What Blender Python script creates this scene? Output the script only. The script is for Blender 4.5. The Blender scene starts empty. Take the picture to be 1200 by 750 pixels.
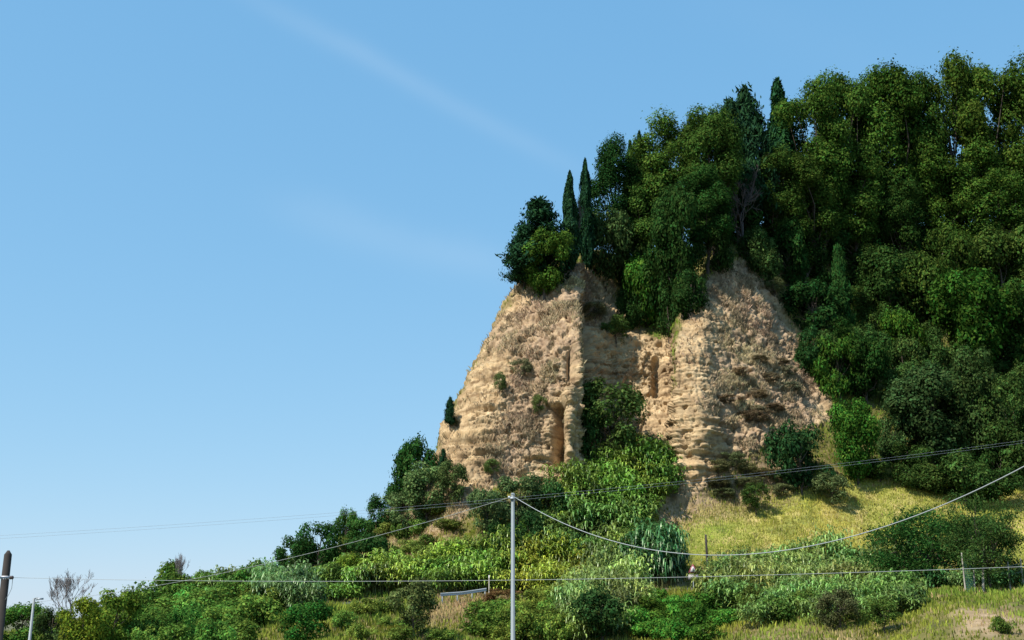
import bpy, math, random
import numpy as np
from mathutils import Vector
from mathutils.bvhtree import BVHTree

scene = bpy.context.scene
col = scene.collection
rng = np.random.default_rng(7)
random.seed(7)

# ------------------------------------------------------------------ camera
PITCH = math.radians(15.0)
FPX = 1300.0                       # focal length in photo pixels (photo 1200 x 750)
CAMZ = 1.7
cam_data = bpy.data.cameras.new('camera')
cam_data.sensor_width = 36.0
cam_data.lens = 36.0 * FPX / 1200.0
cam_data.clip_start = 0.1
cam_data.clip_end = 6000.0
cam = bpy.data.objects.new('camera', cam_data)
cam.location = (0, 0, CAMZ)
cam.rotation_euler = (math.radians(90) + PITCH, 0, 0)
col.objects.link(cam)
scene.camera = cam
SP, CP = math.sin(PITCH), math.cos(PITCH)

def px_dir(px, py):
    """direction of a photo pixel in the world, scaled so that y = 1 metre"""
    dx = (np.asarray(px, float) - 600.0) / FPX
    dy = (375.0 - np.asarray(py, float)) / FPX
    d = CP - dy * SP
    return dx / d, (SP + dy * CP) / d

def at(px, py, Y):
    a, b = px_dir(px, py)
    return a * Y, np.asarray(Y, float) + 0 * a, CAMZ + b * Y

def vat(px, py, Y):
    x, y, z = at(px, py, Y)
    return Vector((float(x), float(y), float(z)))

# ------------------------------------------------------------------ sky, sun, exposure
TO_SUN = Vector((-0.64, -0.45, 1.02)).normalized()
SUN_EL = math.asin(TO_SUN.z)
SUN_ROT = math.atan2(TO_SUN.x, TO_SUN.y)
world = bpy.data.worlds.new('World')
scene.world = world
world.use_nodes = True
wn, wl = world.node_tree.nodes, world.node_tree.links
wn.clear()
w_out = wn.new('ShaderNodeOutputWorld')
w_bg = wn.new('ShaderNodeBackground')
w_bg.inputs['Strength'].default_value = 0.10
sky = wn.new('ShaderNodeTexSky')
sky.sky_type = 'NISHITA'
sky.sun_disc = False
sky.sun_elevation = SUN_EL
sky.sun_rotation = SUN_ROT
sky.altitude = 150
sky.air_density = 1.0
sky.dust_density = 0.1
sky.ozone_density = 3.0

def wmath(op, a, b=None):
    n = wn.new('ShaderNodeMath'); n.operation = op
    for i, v in enumerate((a, b)):
        if v is None: continue
        if isinstance(v, (int, float)): n.inputs[i].default_value = v
        else: wl.new(v, n.inputs[i])
    return n.outputs[0]

w_tc = wn.new('ShaderNodeTexCoord')
def wdot(vec):
    n = wn.new('ShaderNodeVectorMath'); n.operation = 'DOT_PRODUCT'
    wl.new(w_tc.outputs['Generated'], n.inputs[0]); n.inputs[1].default_value = vec
    return n.outputs['Value']

def cirrus(pa, pb, width, strength, noise_scale):
    """a thin cirrus streak along the great circle between two sky directions"""
    a = Vector([float(v) for v in (px_dir(*pa)[0], 1.0, px_dir(*pa)[1])]).normalized()
    b = Vector([float(v) for v in (px_dir(*pb)[0], 1.0, px_dir(*pb)[1])]).normalized()
    n = a.cross(b).normalized()
    mid = (a + b).normalized(); along = (b - a).normalized(); half = (b - a).length * 0.5
    d = wdot(n); t = wdot(along)
    nz = wn.new('ShaderNodeTexNoise'); nz.inputs['Scale'].default_value = noise_scale
    nz.inputs['Detail'].default_value = 4
    wl.new(w_tc.outputs['Generated'], nz.inputs['Vector'])
    wob = wmath('MULTIPLY', wmath('SUBTRACT', nz.outputs['Fac'], 0.5), width * 1.6)
    q = wmath('DIVIDE', wmath('ADD', d, wob), width)
    g = wmath('EXPONENT', wmath('MULTIPLY', wmath('MULTIPLY', q, q), -1.0))
    t0 = float(mid.dot(along))
    u = wmath('DIVIDE', wmath('SUBTRACT', t, t0), half)
    f = wmath('EXPONENT', wmath('MULTIPLY', wmath('POWER', wmath('ABSOLUTE', u), 4.0), -0.9))
    return wmath('MULTIPLY', wmath('MULTIPLY', wmath('MULTIPLY', g, f), wmath('ADD', nz.outputs['Fac'], 0.15)), strength)

c1 = cirrus((280, -10), (670, 195), 0.010, 0.12, 6)
c2 = cirrus((330, 245), (610, 325), 0.018, 0.11, 8)
c3 = cirrus((780, -20), (1080, 90), 0.024, 0.02, 12)
cs = wmath('ADD', wmath('ADD', c1, c2), c3)
w_mix = wn.new('ShaderNodeMix'); w_mix.data_type = 'RGBA'
wl.new(cs, w_mix.inputs['Factor'])
w_sep = wn.new('ShaderNodeSeparateColor'); w_com = wn.new('ShaderNodeCombineColor')
wl.new(sky.outputs['Color'], w_sep.inputs[0])
for ch, (pw, sc) in enumerate(((0.595, 1.39), (0.36, 2.68), (0.23, 4.22))):     # response of the camera to the clear sky, channel by channel
    wl.new(wmath('MULTIPLY', wmath('POWER', w_sep.outputs[ch], pw), sc), w_com.inputs[ch])
wl.new(w_com.outputs[0], w_mix.inputs['A'])
w_mix.inputs['B'].default_value = (5.4, 6.4, 7.2, 1)
wl.new(w_mix.outputs['Result'], w_bg.inputs['Color'])
wl.new(w_bg.outputs['Background'], w_out.inputs['Surface'])

sun_data = bpy.data.lights.new('sun', 'SUN')
sun_data.energy = 5.0
sun_data.angle = math.radians(0.53)
sun_data.color = (1.0, 0.955, 0.87)
sun = bpy.data.objects.new('sun', sun_data)
sun.location = (-80, -40, 120)
sun.rotation_euler = (-TO_SUN).to_track_quat('-Z', 'Y').to_euler()
col.objects.link(sun)

scene.view_settings.view_transform = 'Standard'
scene.view_settings.look = 'None'
scene.view_settings.gamma = 1.0
scene.view_settings.use_curve_mapping = False
scene.view_settings.exposure = 0.5
scene.render.engine = 'CYCLES'
scene.render.resolution_x, scene.render.resolution_y = 1024, 640
scene.cycles.max_bounces = 5
scene.cycles.diffuse_bounces = 3
scene.cycles.transmission_bounces = 3
scene.cycles.transparent_max_bounces = 4

# ------------------------------------------------------------------ numpy noise
def hash3(i, j, k, seed):
    h = (i * 374761393 + j * 668265263 + k * 1274126177 + seed * 974634777) & 0xFFFFFFFF
    h = ((h ^ (h >> 13)) * 1274126177) & 0xFFFFFFFF
    h = h ^ (h >> 16)
    return (h & 0xFFFFFF) / float(0xFFFFFF)

def vnoise(x, y, z, seed=0):
    """value noise in 0..1"""
    x, y, z = np.broadcast_arrays(np.asarray(x, float), np.asarray(y, float), np.asarray(z, float))
    xi, yi, zi = np.floor(x).astype(np.int64), np.floor(y).astype(np.int64), np.floor(z).astype(np.int64)
    fx, fy, fz = x - xi, y - yi, z - zi
    fx, fy, fz = [f * f * (3 - 2 * f) for f in (fx, fy, fz)]
    r = 0
    for a in (0, 1):
        wx = fx if a else 1 - fx
        for b in (0, 1):
            wy = fy if b else 1 - fy
            for c in (0, 1):
                wz = fz if c else 1 - fz
                r = r + wx * wy * wz * hash3(xi + a, yi + b, zi + c, seed)
    return r

def fbm(x, y, z, oct=4, seed=0):
    r, a, s = 0, 0.5, 0
    for o in range(oct):
        r = r + a * vnoise(x * 2 ** o, y * 2 ** o, z * 2 ** o, seed + o); s += a; a *= 0.5
    return r / s

def sstep(a, b, x):
    t = np.clip((x - a) / (b - a), 0, 1)
    return t * t * (3 - 2 * t)

def poly_sd(px, py, poly):
    """signed distance to a polygon, positive inside"""
    p = np.array(poly, float); n = len(p)
    dmin = np.full(px.shape, 1e9); inside = np.zeros(px.shape, bool)
    for i in range(n):
        a, b = p[i], p[(i + 1) % n]
        e = b - a
        t = np.clip(((px - a[0]) * e[0] + (py - a[1]) * e[1]) / (e @ e), 0, 1)
        d = np.hypot(px - a[0] - t * e[0], py - a[1] - t * e[1])
        dmin = np.minimum(dmin, d)
        if a[1] != b[1]:
            c = ((a[1] > py) != (b[1] > py)) & (px < (b[0] - a[0]) * (py - a[1]) / (b[1] - a[1]) + a[0])
            inside ^= c
    return np.where(inside, dmin, -dmin)

# ------------------------------------------------------------------ materials
def new_mat(name):
    m = bpy.data.materials.new(name); m.use_nodes = True
    m.node_tree.nodes.clear()
    return m, m.node_tree.nodes, m.node_tree.links

def simple_mat(name, color, rough=0.6, metallic=0.0, noise=0.0, scale=8.0):
    m, n, l = new_mat(name)
    o = n.new('ShaderNodeOutputMaterial'); b = n.new('ShaderNodeBsdfPrincipled')
    b.inputs['Roughness'].default_value = rough; b.inputs['Metallic'].default_value = metallic
    b.inputs['Base Color'].default_value = (*color, 1)
    if noise:
        tc = n.new('ShaderNodeTexCoord'); t = n.new('ShaderNodeTexNoise')
        t.inputs['Scale'].default_value = scale; t.inputs['Detail'].default_value = 6
        l.new(tc.outputs['Object'], t.inputs['Vector'])
        mx = n.new('ShaderNodeMix'); mx.data_type = 'RGBA'
        mx.inputs['A'].default_value = tuple(c * (1 - noise) for c in color) + (1,)
        mx.inputs['B'].default_value = tuple(min(1, c * (1 + noise)) for c in color) + (1,)
        l.new(t.outputs['Fac'], mx.inputs['Factor']); l.new(mx.outputs['Result'], b.inputs['Base Color'])
    l.new(b.outputs[0], o.inputs['Surface'])
    return m

def leaf_mat(name, gloss=0.15, rough=0.45, trans=0.25, own=None):
    """foliage: colour of the object, varied leaf by leaf with the mesh attribute 'tint'"""
    m, n, l = new_mat(name)
    o = n.new('ShaderNodeOutputMaterial')
    at_ = n.new('ShaderNodeAttribute'); at_.attribute_name = 'tint'
    if own is None:
        oi = n.new('ShaderNodeObjectInfo'); base = oi.outputs['Color']
    else:
        c = n.new('ShaderNodeRGB'); c.outputs[0].default_value = (*own, 1); base = c.outputs[0]
    sep = n.new('ShaderNodeSeparateColor'); l.new(at_.outputs['Color'], sep.inputs[0])
    hsv = n.new('ShaderNodeHueSaturation')
    l.new(base, hsv.inputs['Color'])
    mr = n.new('ShaderNodeMapRange'); mr.inputs['To Min'].default_value = 0.47; mr.inputs['To Max'].default_value = 0.54
    l.new(sep.outputs[1], mr.inputs['Value']); l.new(mr.outputs[0], hsv.inputs['Hue'])
    mv = n.new('ShaderNodeMapRange'); mv.inputs['To Min'].default_value = 0.38; mv.inputs['To Max'].default_value = 1.85
    l.new(sep.outputs[0], mv.inputs['Value']); l.new(mv.outputs[0], hsv.inputs['Value'])
    d = n.new('ShaderNodeBsdfDiffuse'); t = n.new('ShaderNodeBsdfTranslucent')
    g = n.new('ShaderNodeBsdfGlossy'); g.inputs['Roughness'].default_value = rough
    l.new(hsv.outputs[0], g.inputs['Color']) if gloss < .08 else None
    g.inputs['Color'].default_value = (0.6, 0.65, 0.5, 1)
    l.new(hsv.outputs[0], d.inputs['Color']); l.new(hsv.outputs[0], t.inputs['Color'])
    m1 = n.new('ShaderNodeMixShader'); m1.inputs[0].default_value = trans
    l.new(d.outputs[0], m1.inputs[1]); l.new(t.outputs[0], m1.inputs[2])
    m2 = n.new('ShaderNodeMixShader'); m2.inputs[0].default_value = gloss
    l.new(m1.outputs[0], m2.inputs[1]); l.new(g.outputs[0], m2.inputs[2])
    l.new(m2.outputs[0], o.inputs['Surface'])
    return m

M_leaf = leaf_mat('broad_leaf', 0.05, 0.45, 0.30)
M_needle = leaf_mat('needle_leaf', 0.03, 0.6, 0.12)
M_cane = leaf_mat('cane_leaf', 0.10, 0.40, 0.30)
M_bark = simple_mat('bark', (0.085, 0.062, 0.045), 0.9, noise=0.4, scale=3)
M_greybark = simple_mat('grey_bark', (0.095, 0.072, 0.065), 0.9, noise=0.35, scale=3)
M_steel = simple_mat('galvanised_steel', (0.19, 0.215, 0.225), 0.55, 0.2, noise=0.15, scale=6)
M_wood = simple_mat('weathered_wood', (0.032, 0.024, 0.020), 0.9, noise=0.4, scale=5)
M_palewood = simple_mat('pale_stake_wood', (0.28, 0.255, 0.21), 0.85, noise=0.3, scale=9)
M_white = simple_mat('white_paint', (0.55, 0.52, 0.52), 0.5)
M_red = simple_mat('sign_red', (0.24, 0.05, 0.06), 0.5)
M_black = simple_mat('sign_black', (0.02, 0.02, 0.02), 0.5)
M_cable = simple_mat('pale_cable', (0.29, 0.31, 0.31), 0.5)
M_wire = simple_mat('wire_grey', (0.30, 0.33, 0.36), 0.5, 0.3)
M_porc = simple_mat('insulator_brown', (0.06, 0.035, 0.03), 0.25)
M_rail = simple_mat('pale_zinc_rail', (0.40, 0.42, 0.43), 0.45, 0.1, noise=.1)
M_net = simple_mat('green_net', (0.03, 0.13, 0.10), 0.7)
M_asphalt = simple_mat('asphalt', (0.055, 0.055, 0.057), 0.9, noise=0.3, scale=2)

# ------------------------------------------------------------------ mesh helpers
def build_mesh(name, V, quads=None, tris=None, mat=None, tint=None, smooth=False, attrs=None):
    me = bpy.data.meshes.new(name)
    V = np.asarray(V, np.float32).reshape(-1, 3)
    q = np.zeros((0, 4), np.int32) if quads is None else np.asarray(quads, np.int32).reshape(-1, 4)
    t = np.zeros((0, 3), np.int32) if tris is None else np.asarray(tris, np.int32).reshape(-1, 3)
    me.vertices.add(len(V)); me.vertices.foreach_set('co', V.ravel())
    nl = q.size + t.size
    me.loops.add(nl); me.loops.foreach_set('vertex_index', np.concatenate([q.ravel(), t.ravel()]))
    me.polygons.add(len(q) + len(t))
    starts = np.concatenate([np.arange(len(q)) * 4, q.size + np.arange(len(t)) * 3]).astype(np.int32)
    me.polygons.foreach_set('loop_start', starts)
    if smooth:
        me.polygons.foreach_set('use_smooth', np.ones(len(starts), bool))
    me.update(calc_edges=True)
    if tint is not None:
        tt = np.ones((len(V), 4), np.float32); tt[:, :tint.shape[1]] = tint
        a = me.attributes.new('tint', 'FLOAT_COLOR', 'POINT'); a.data.foreach_set('color', tt.ravel())
    for k, v in (attrs or {}).items():
        a = me.attributes.new(k, 'FLOAT', 'POINT'); a.data.foreach_set('value', np.asarray(v, np.float32).ravel())
    if mat: me.materials.append(mat)
    return me

def link(name, me, parent=None, loc=None, rot=None):
    o = bpy.data.objects.new(name, me); col.objects.link(o)
    if parent is not None: o.parent = parent
    if loc is not None: o.location = loc
    if rot is not None: o.rotation_euler = rot
    return o

def tag(o, label, cat=None, group=None, kind=None):
    o['label'] = label
    if cat: o['category'] = cat
    if group: o['group'] = group
    if kind: o['kind'] = kind
    return o

class Geo:
    """collects tubes and boxes and returns one mesh"""
    def __init__(s): s.V, s.Q, s.n = [], [], 0
    def add(s, V, Q):
        V = np.asarray(V, float).reshape(-1, 3); s.V.append(V); s.Q.append(np.asarray(Q).reshape(-1, 4) + s.n); s.n += len(V)
    def tube(s, pts, radii, sides=6, cap=True):
        pts = np.asarray(pts, float); k = len(pts)
        if np.isscalar(radii): radii = [radii] * k
        tang = np.gradient(pts, axis=0)
        tang /= np.linalg.norm(tang, axis=1)[:, None] + 1e-9
        ref = np.array([0.0, 0, 1]) if abs(tang[0][2]) < 0.9 else np.array([1.0, 0, 0])
        rings = []
        for i in range(k):
            a = np.cross(tang[i], ref); a /= np.linalg.norm(a) + 1e-9
            b = np.cross(tang[i], a)
            th = np.arange(sides) / sides * 2 * math.pi
            rings.append(pts[i] + radii[i] * (np.cos(th)[:, None] * a + np.sin(th)[:, None] * b))
        Q = []
        for i in range(k - 1):
            for j in range(sides):
                j2 = (j + 1) % sides
                Q.append((i * sides + j, i * sides + j2, (i + 1) * sides + j2, (i + 1) * sides + j))
        V = np.concatenate(rings)
        if cap:
            for base, c in ((0, pts[0]), ((k - 1) * sides, pts[-1])):
                ci = len(V); V = np.vstack([V, c])
                for j in range(0, sides, 2):
                    Q.append((ci, base + j, base + (j + 1) % sides, base + (j + 2) % sides))
        s.add(V, Q)
    def box(s, c, h, rz=0.0, bevel=0.0):
        x, y, z = h
        V = np.array([(sx * x, sy * y, sz * z) for sz in (-1, 1) for sy in (-1, 1) for sx in (-1, 1)], float)
        cs, sn = math.cos(rz), math.sin(rz)
        V = np.stack([V[:, 0] * cs - V[:, 1] * sn, V[:, 0] * sn + V[:, 1] * cs, V[:, 2]], 1) + np.array(c, float)
        s.add(V, [(0, 2, 3, 1), (4, 5, 7, 6), (0, 1, 5, 4), (2, 6, 7, 3), (0, 4, 6, 2), (1, 3, 7, 5)])
    def mesh(s, name, mat, smooth=False):
        return build_mesh(name, np.concatenate(s.V), quads=np.concatenate(s.Q), mat=mat, smooth=smooth)

# ------------------------------------------------------------------ the hill (one sheet, profiles across the valley side)
# each profile: photo column, then (row, distance) of: lower slope, road outer edge, road inner edge, cliff foot,
# a third up, two thirds up, rim, crest
PROF = [
 (-300, (762, 70), (755, 95), (754, 101), (753, 108), (752, 114), (751, 118), (750, 122), (749, 126)),
 (0,    (760, 70), (752, 94), (751, 100), (750, 107), (748, 112), (746, 117), (745, 121), (744, 126)),
 (60,   (760, 68), (746, 92), (745, 98), (743, 106), (741, 111), (739, 115), (737, 120), (735, 125)),
 (150,  (760, 66), (738, 90), (736, 96), (731, 104), (726, 109), (722, 114), (718, 119), (714, 124)),
 (250,  (758, 66), (725, 89), (722, 95), (714, 102), (707, 108), (701, 114), (696, 119), (691, 124)),
 (330,  (757, 66), (714, 89), (711, 95), (701, 101), (693, 108), (685, 114), (677, 119), (668, 125)),
 (400,  (756, 66), (709, 89), (706, 95), (690, 102), (677, 108), (662, 114), (648, 120), (636, 127)),
 (450,  (756, 66), (706, 89), (703, 95), (682, 102), (662, 108), (642, 114), (620, 120), (600, 128)),
 (490,  (755, 66), (704, 89), (701, 95), (672, 103), (642, 109), (612, 115), (582, 121), (556, 129)),
 (513,  (754, 66), (703, 89), (700, 95), (655, 105), (615, 111), (578, 116), (548, 121), (525, 129)),
 (523,  (754, 66), (703, 89), (700, 95), (635, 107), (590, 112), (550, 117), (515, 122), (497, 130)),
 (540,  (753, 66), (703, 90), (700, 96), (612, 110), (560, 115), (515, 119), (474, 125), (459, 131)),
 (572,  (752, 66), (702, 90), (699, 96), (588, 112), (525, 117), (460, 121), (408, 128), (394, 133)),
 (604,  (751, 66), (701, 91), (698, 97), (576, 114), (500, 118), (425, 122), (350, 131), (338, 136)),
 (640,  (750, 66), (700, 92), (697, 98), (568, 115), (490, 118), (412, 121), (338, 130), (320, 138)),
 (665,  (750, 66), (698, 93), (695, 99), (562, 115), (480, 117.5), (400, 120.5), (328, 129), (306, 140)),
 (680,  (749, 66), (697, 94), (694, 100), (560, 116), (475, 118.5), (395, 121.5), (325, 130), (300, 141)),
 (690,  (749, 66), (697, 94), (694, 100), (557, 119.5), (470, 127), (400, 130), (333, 136), (299, 143)),
 (720,  (748, 66), (696, 95), (693, 101), (540, 121), (466, 129.5), (405, 132), (350, 140), (299, 148)),
 (755,  (747, 66), (694, 96), (691, 102), (540, 121), (462, 129.5), (410, 132.5), (365, 141), (298, 151)),
 (782,  (746, 66), (693, 97), (690, 103), (556, 120.5), (466, 129), (415, 132.5), (372, 141.5), (296, 153)),
 (794,  (746, 66), (692, 97), (689, 103), (572, 118), (480, 120.5), (405, 124), (366, 134), (294, 154)),
 (820,  (745, 66), (692, 98), (689, 104), (580, 117), (480, 119.5), (400, 124), (342, 133), (290, 156)),
 (850,  (744, 66), (690, 98), (687, 104), (578, 118), (482, 122), (392, 128), (314, 138), (286, 158)),
 (890,  (743, 65), (688, 98), (685, 104), (566, 119), (490, 123), (410, 130), (328, 141), (282, 160)),
 (930,  (742, 64), (687, 98), (684, 104), (556, 120), (490, 125), (430, 133), (358, 146), (278, 163)),
 (980,  (740, 63), (685, 98), (682, 104), (558, 120), (500, 127), (440, 137), (372, 150), (273, 167)),
 (1050, (728, 61), (682, 98), (679, 104), (556, 121), (500, 129), (440, 140), (375, 154), (268, 172)),
 (1110, (703, 60), (680, 98), (677, 104), (556, 121), (500, 130), (440, 141), (375, 155), (264, 175)),
 (1200, (693, 61), (678, 98), (675, 104), (556, 121), (500, 131), (440, 142), (375, 156), (260, 178)),
 (1350, (688, 62), (676, 98), (673, 104), (556, 122), (500, 132), (440, 143), (375, 158), (258, 182)),
 (1750, (700, 62), (690, 98), (687, 104), (590, 122), (540, 132), (490, 143), (440, 158), (360, 182)),
]

def pchip(xk, yk, x):
    """monotone cubic interpolation, yk (n, ...) at xk"""
    xk = np.asarray(xk, float); yk = np.asarray(yk, float)
    h = np.diff(xk); sh = (-1,) + (1,) * (yk.ndim - 1)
    d = np.diff(yk, axis=0) / h.reshape(sh)
    m = np.zeros_like(yk)
    d0, d1 = d[:-1], d[1:]
    w1 = (2 * h[1:] + h[:-1]).reshape(sh); w2 = (h[1:] + 2 * h[:-1]).reshape(sh)
    with np.errstate(all='ignore'):
        hm = (w1 + w2) / (w1 / d0 + w2 / d1)
    m[1:-1] = np.where(d0 * d1 > 0, hm, 0); m[0] = d[0]; m[-1] = d[-1]
    i = np.clip(np.searchsorted(xk, x) - 1, 0, len(xk) - 2)
    t = ((x - xk[i]) / h[i]).reshape(sh); hh = h[i].reshape(sh)
    return ((1 + 2 * t) * (1 - t) ** 2 * yk[i] + t * (1 - t) ** 2 * hh * m[i]
            + t * t * (3 - 2 * t) * yk[i + 1] + t * t * (t - 1) * hh * m[i + 1])

pxs = np.concatenate([np.arange(-300, 440, 9.0), np.arange(440, 508, 3.0), np.arange(508, 1000, 1.1),
                      np.arange(1000, 1230, 3.5), np.arange(1230, 1751, 12.0)])
pk = np.array([p[0] for p in PROF], float)
rows = np.array([[(r[0], r[1]) for r in p[1:]] for p in PROF], float)      # (n, 8, 2)
rc = pchip(pk, rows, pxs)                                                  # (nu, 8, 2)
nu = len(pxs)
ctrl = np.zeros((nu, 11, 3))
for r in range(8):
    x, y, z = at(pxs, rc[:, r, 0], rc[:, r, 1])
    ctrl[:, r + 1] = np.stack([x, y, z], 1)
a_, _ = px_dir(pxs, np.full(nu, 760.0))
ctrl[:, 0] = np.stack([a_ * 40, np.full(nu, 40.0), np.full(nu, -0.8)], 1)
crest = ctrl[:, 8]
ctrl[:, 9] = crest + np.stack([0.08 * crest[:, 0], np.full(nu, 13.0), -np.maximum(crest[:, 2], 0) * 0.10 - 1.0], 1)
ctrl[:, 10] = np.stack([crest[:, 0] * 1.45, crest[:, 1] + 80, np.full(nu, -3.0)], 1)
segs = [14, 22, 5, 46, 84, 88, 80, 40, 10, 14]
tv = np.concatenate([np.linspace(i, i + 1, s, endpoint=False) for i, s in enumerate(segs)] + [[10.0]])
nv = len(tv)
P = pchip(np.arange(11.0), ctrl.transpose(1, 0, 2), tv)                    # (nv, nu, 3)

def to_px(P):
    """photo coordinates of world points (used only to look up what grows where)"""
    x, y, z = P[..., 0], P[..., 1], P[..., 2] - CAMZ
    f = y * CP + z * SP; u = -y * SP + z * CP
    return 600 + FPX * x / f, 375 - FPX * u / f

GX, GY = to_px(P)
ROW = np.repeat(tv[:, None], nu, 1)
jit = (fbm(P[..., 0] * .22, P[..., 1] * .22, P[..., 2] * .22, 4, 3) - 0.5)
POLY_A = [(512, 545), (518, 505), (545, 440), (570, 390), (600, 330), (640, 325), (690, 312), (712, 325), (735, 372), (765, 392),
          (792, 395), (795, 480), (772, 520), (720, 500), (694, 545), (650, 566), (580, 575), (545, 605), (516, 622), (540, 585)]
POLY_B = [(790, 405), (800, 370), (818, 345), (838, 318), (872, 304), (892, 322), (908, 336), (925, 362), (935, 420), (962, 450),
          (988, 492), (940, 505), (900, 520), (868, 548), (832, 570), (800, 592), (772, 590), (770, 500)]
sdA, sdB = poly_sd(GX, GY, POLY_A), poly_sd(GX, GY, POLY_B)
sd = np.maximum(sdA, sdB)
front = (ROW > 3.1) & (ROW < 8.15)
rock = sstep(-4, 6, sd + jit * 22) * front
rockd = sstep(-16, 10, sd) * sstep(3.3, 3.8, ROW) * (1 - sstep(8.0, 8.6, ROW))

x, y, z = P[..., 0], P[..., 1], P[..., 2]
dU = np.gradient(P, axis=1); dV = np.gradient(P, axis=0)
N = np.cross(dU, dV); N /= np.linalg.norm(N, axis=2)[..., None] + 1e-9
N = np.where((N[..., 1:2] > 0.3) & (N[..., 2:3] < 0), -N, N)
# sedimentary beds
def beds(zz, th, seed, sharp=0.22):
    k = np.floor(zz / th).astype(np.int64); f = zz / th - k
    a = hash3(k, k * 0 + 5, k * 0 + 9, seed); b = hash3(k + 1, k * 0 + 5, k * 0 + 9, seed)
    return a + (b - a) * sstep(1 - sharp, 1, f)
zz = z + 0.05 * x + 1.0 * (fbm(x * .1, y * .1, z * .1, 3, 21) - .5)
bedmask = np.clip(sstep(55, 5, np.abs(GX - 815)) * sstep(440, 500, GY)
                  + sstep(60, 10, np.abs(GX - 545)) * sstep(440, 490, GY)
                  + 0.8 * sstep(40, 10, np.abs(GX - 650)) * sstep(470, 520, GY) + 0.3, 0, 1)
patch = sstep(0.35, 0.6, fbm(x * .35, y * .35, z * .5, 3, 33))
d_beds = ((beds(zz, 0.62, 1, .12) - .5) * 0.6 + (beds(zz, 1.55, 2) - .5) * 0.7 + (beds(zz + .1 * fbm(x, y, z, 2, 8), 0.27, 3) - .5) * .2) * bedmask * (0.35 + 0.65 * patch)
gul = vnoise(x * .5 + 0.12 * z, y * .5, z * .06, 40)
d_gul = -(1 - np.abs(2 * gul - 1)) ** 2 * 0.75 + 0.3
gul2 = vnoise(x * 1.5 + .15 * z, y * 1.5, z * .14, 41)
d_gul2 = -(1 - np.abs(2 * gul2 - 1)) ** 3 * 0.40 + 0.1
lump = (fbm(x * .28, y * .28, z * .2, 3, 50) - .5) * 1.5
def ridged(fx, fz, oct, seed):
    r, a, t = 0, .5, 0
    for o in range(oct):
        r = r + a * (1 - np.abs(2 * vnoise(x * fx * 2 ** o + .3 * z * fz, y * fx * 2 ** o, z * fz * 2 ** o, seed + o) - 1)); t += a; a *= .55
    return r / t
fine = (ridged(.8, .55, 3, 61) - .6) * .75 + (ridged(2.6, 1.7, 3, 66) - .6) * .55
pit = -sstep(0.76, 0.82, vnoise(x * 1.3, y * 1.3, z * 1.8, 70)) * 0.6
def chips(fx, fz, seed):
    """angular blocks: every cell steps in or out by its own amount, joints between cells"""
    out = np.zeros(x.shape); joint = np.zeros(x.shape)
    mk = rockd > 0.01
    wx = (fbm(x[mk] * .7, y[mk] * .7, z[mk] * .7, 2, seed + 3) - .5) * .7
    a, b, c = x[mk] * fx + wx, y[mk] * fx + wx, (z[mk] + .05 * x[mk]) * fz + wx
    ia, ib, ic = np.floor(a).astype(np.int64), np.floor(b).astype(np.int64), np.floor(c).astype(np.int64)
    f1 = np.full(a.shape, 9.0); f2 = np.full(a.shape, 9.0); hv = np.zeros(a.shape)
    for da in (-1, 0, 1):
        for db in (-1, 0, 1):
            for dc in (-1, 0, 1):
                ja, jb, jc = ia + da, ib + db, ic + dc
                d = (ja + hash3(ja, jb, jc, seed) - a) ** 2 + (jb + hash3(ja, jb, jc, seed + 1) - b) ** 2 + (jc + hash3(ja, jb, jc, seed + 2) - c) ** 2
                near = d < f1
                f2 = np.where(near, f1, np.minimum(f2, d)); hv = np.where(near, hash3(ja, jb, jc, seed + 7), hv); f1 = np.where(near, d, f1)
    out[mk] = hv - .5; joint[mk] = sstep(.16, .02, np.sqrt(f2) - np.sqrt(f1))
    return out, joint
ch1, jo1 = chips(.55, .42, 501)
ch2, jo2 = chips(1.25, 1.1, 531)
facet = 1 - .7 * sstep(60, 30, np.abs(GX - 815)) * sstep(330, 370, GY)
d_chip = (ch1 * .6 + ch2 * .45 - jo1 * .30 * patch - jo2 * .16) * facet
def groove(th, seed):
    zg = zz + .25 * (fbm(x * .5, y * .5, z * .3, 2, seed) - .5)
    k = np.floor(zg / th).astype(np.int64); f = zg / th - k
    on = hash3(k, k * 0 + 3, np.floor((x + 3 * hash3(k, k * 0, k * 0, seed)) / 3.2).astype(np.int64), seed + 1)
    return sstep(.80, .87, f) * (on > .42)
d_gro = -(groove(.58, 301) * .26 + groove(.33, 311) * .16) * (.35 + .65 * bedmask)
calm = 1 - .6 * sstep(.45, .9, bedmask)
disp = (d_beds * (1.1 + .5 * sstep(.45, .9, bedmask)) + d_gro + d_gul * .45 + d_gul2 * .5 + lump * .4 + (fine * .75 + d_chip * .9) * calm + pit * .8) * rockd
# vertical clefts of the nose, and a notch added for the recess shadow
disp -= 2.6 * np.exp(-((GX - 687) / 5.0) ** 2) * sstep(345, 375, GY) * sstep(470, 440, GY) * rockd  # added notch, deepens the shadow strip along the recess edge
disp += 0.9 * np.exp(-((GX - 674) / 5.0) ** 2) * sstep(350, 380, GY) * sstep(470, 440, GY) * rockd
disp -= 3.4 * np.exp(-((GX - 654) / 5.5) ** 2) * sstep(470, 480, GY) * sstep(548, 538, GY) * rockd
disp += 1.0 * np.exp(-((GX - 666) / 5.0) ** 2) * sstep(440, 470, GY) * sstep(552, 540, GY) * rockd
disp -= 1.3 * np.exp(-((GX - 668) / 4.0) ** 2) * sstep(400, 420, GY) * sstep(455, 440, GY) * rockd
disp -= 1.6 * np.exp(-((GX - 770) / 5.0) ** 2) * sstep(415, 425, GY) * sstep(470, 455, GY) * rockd
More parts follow.
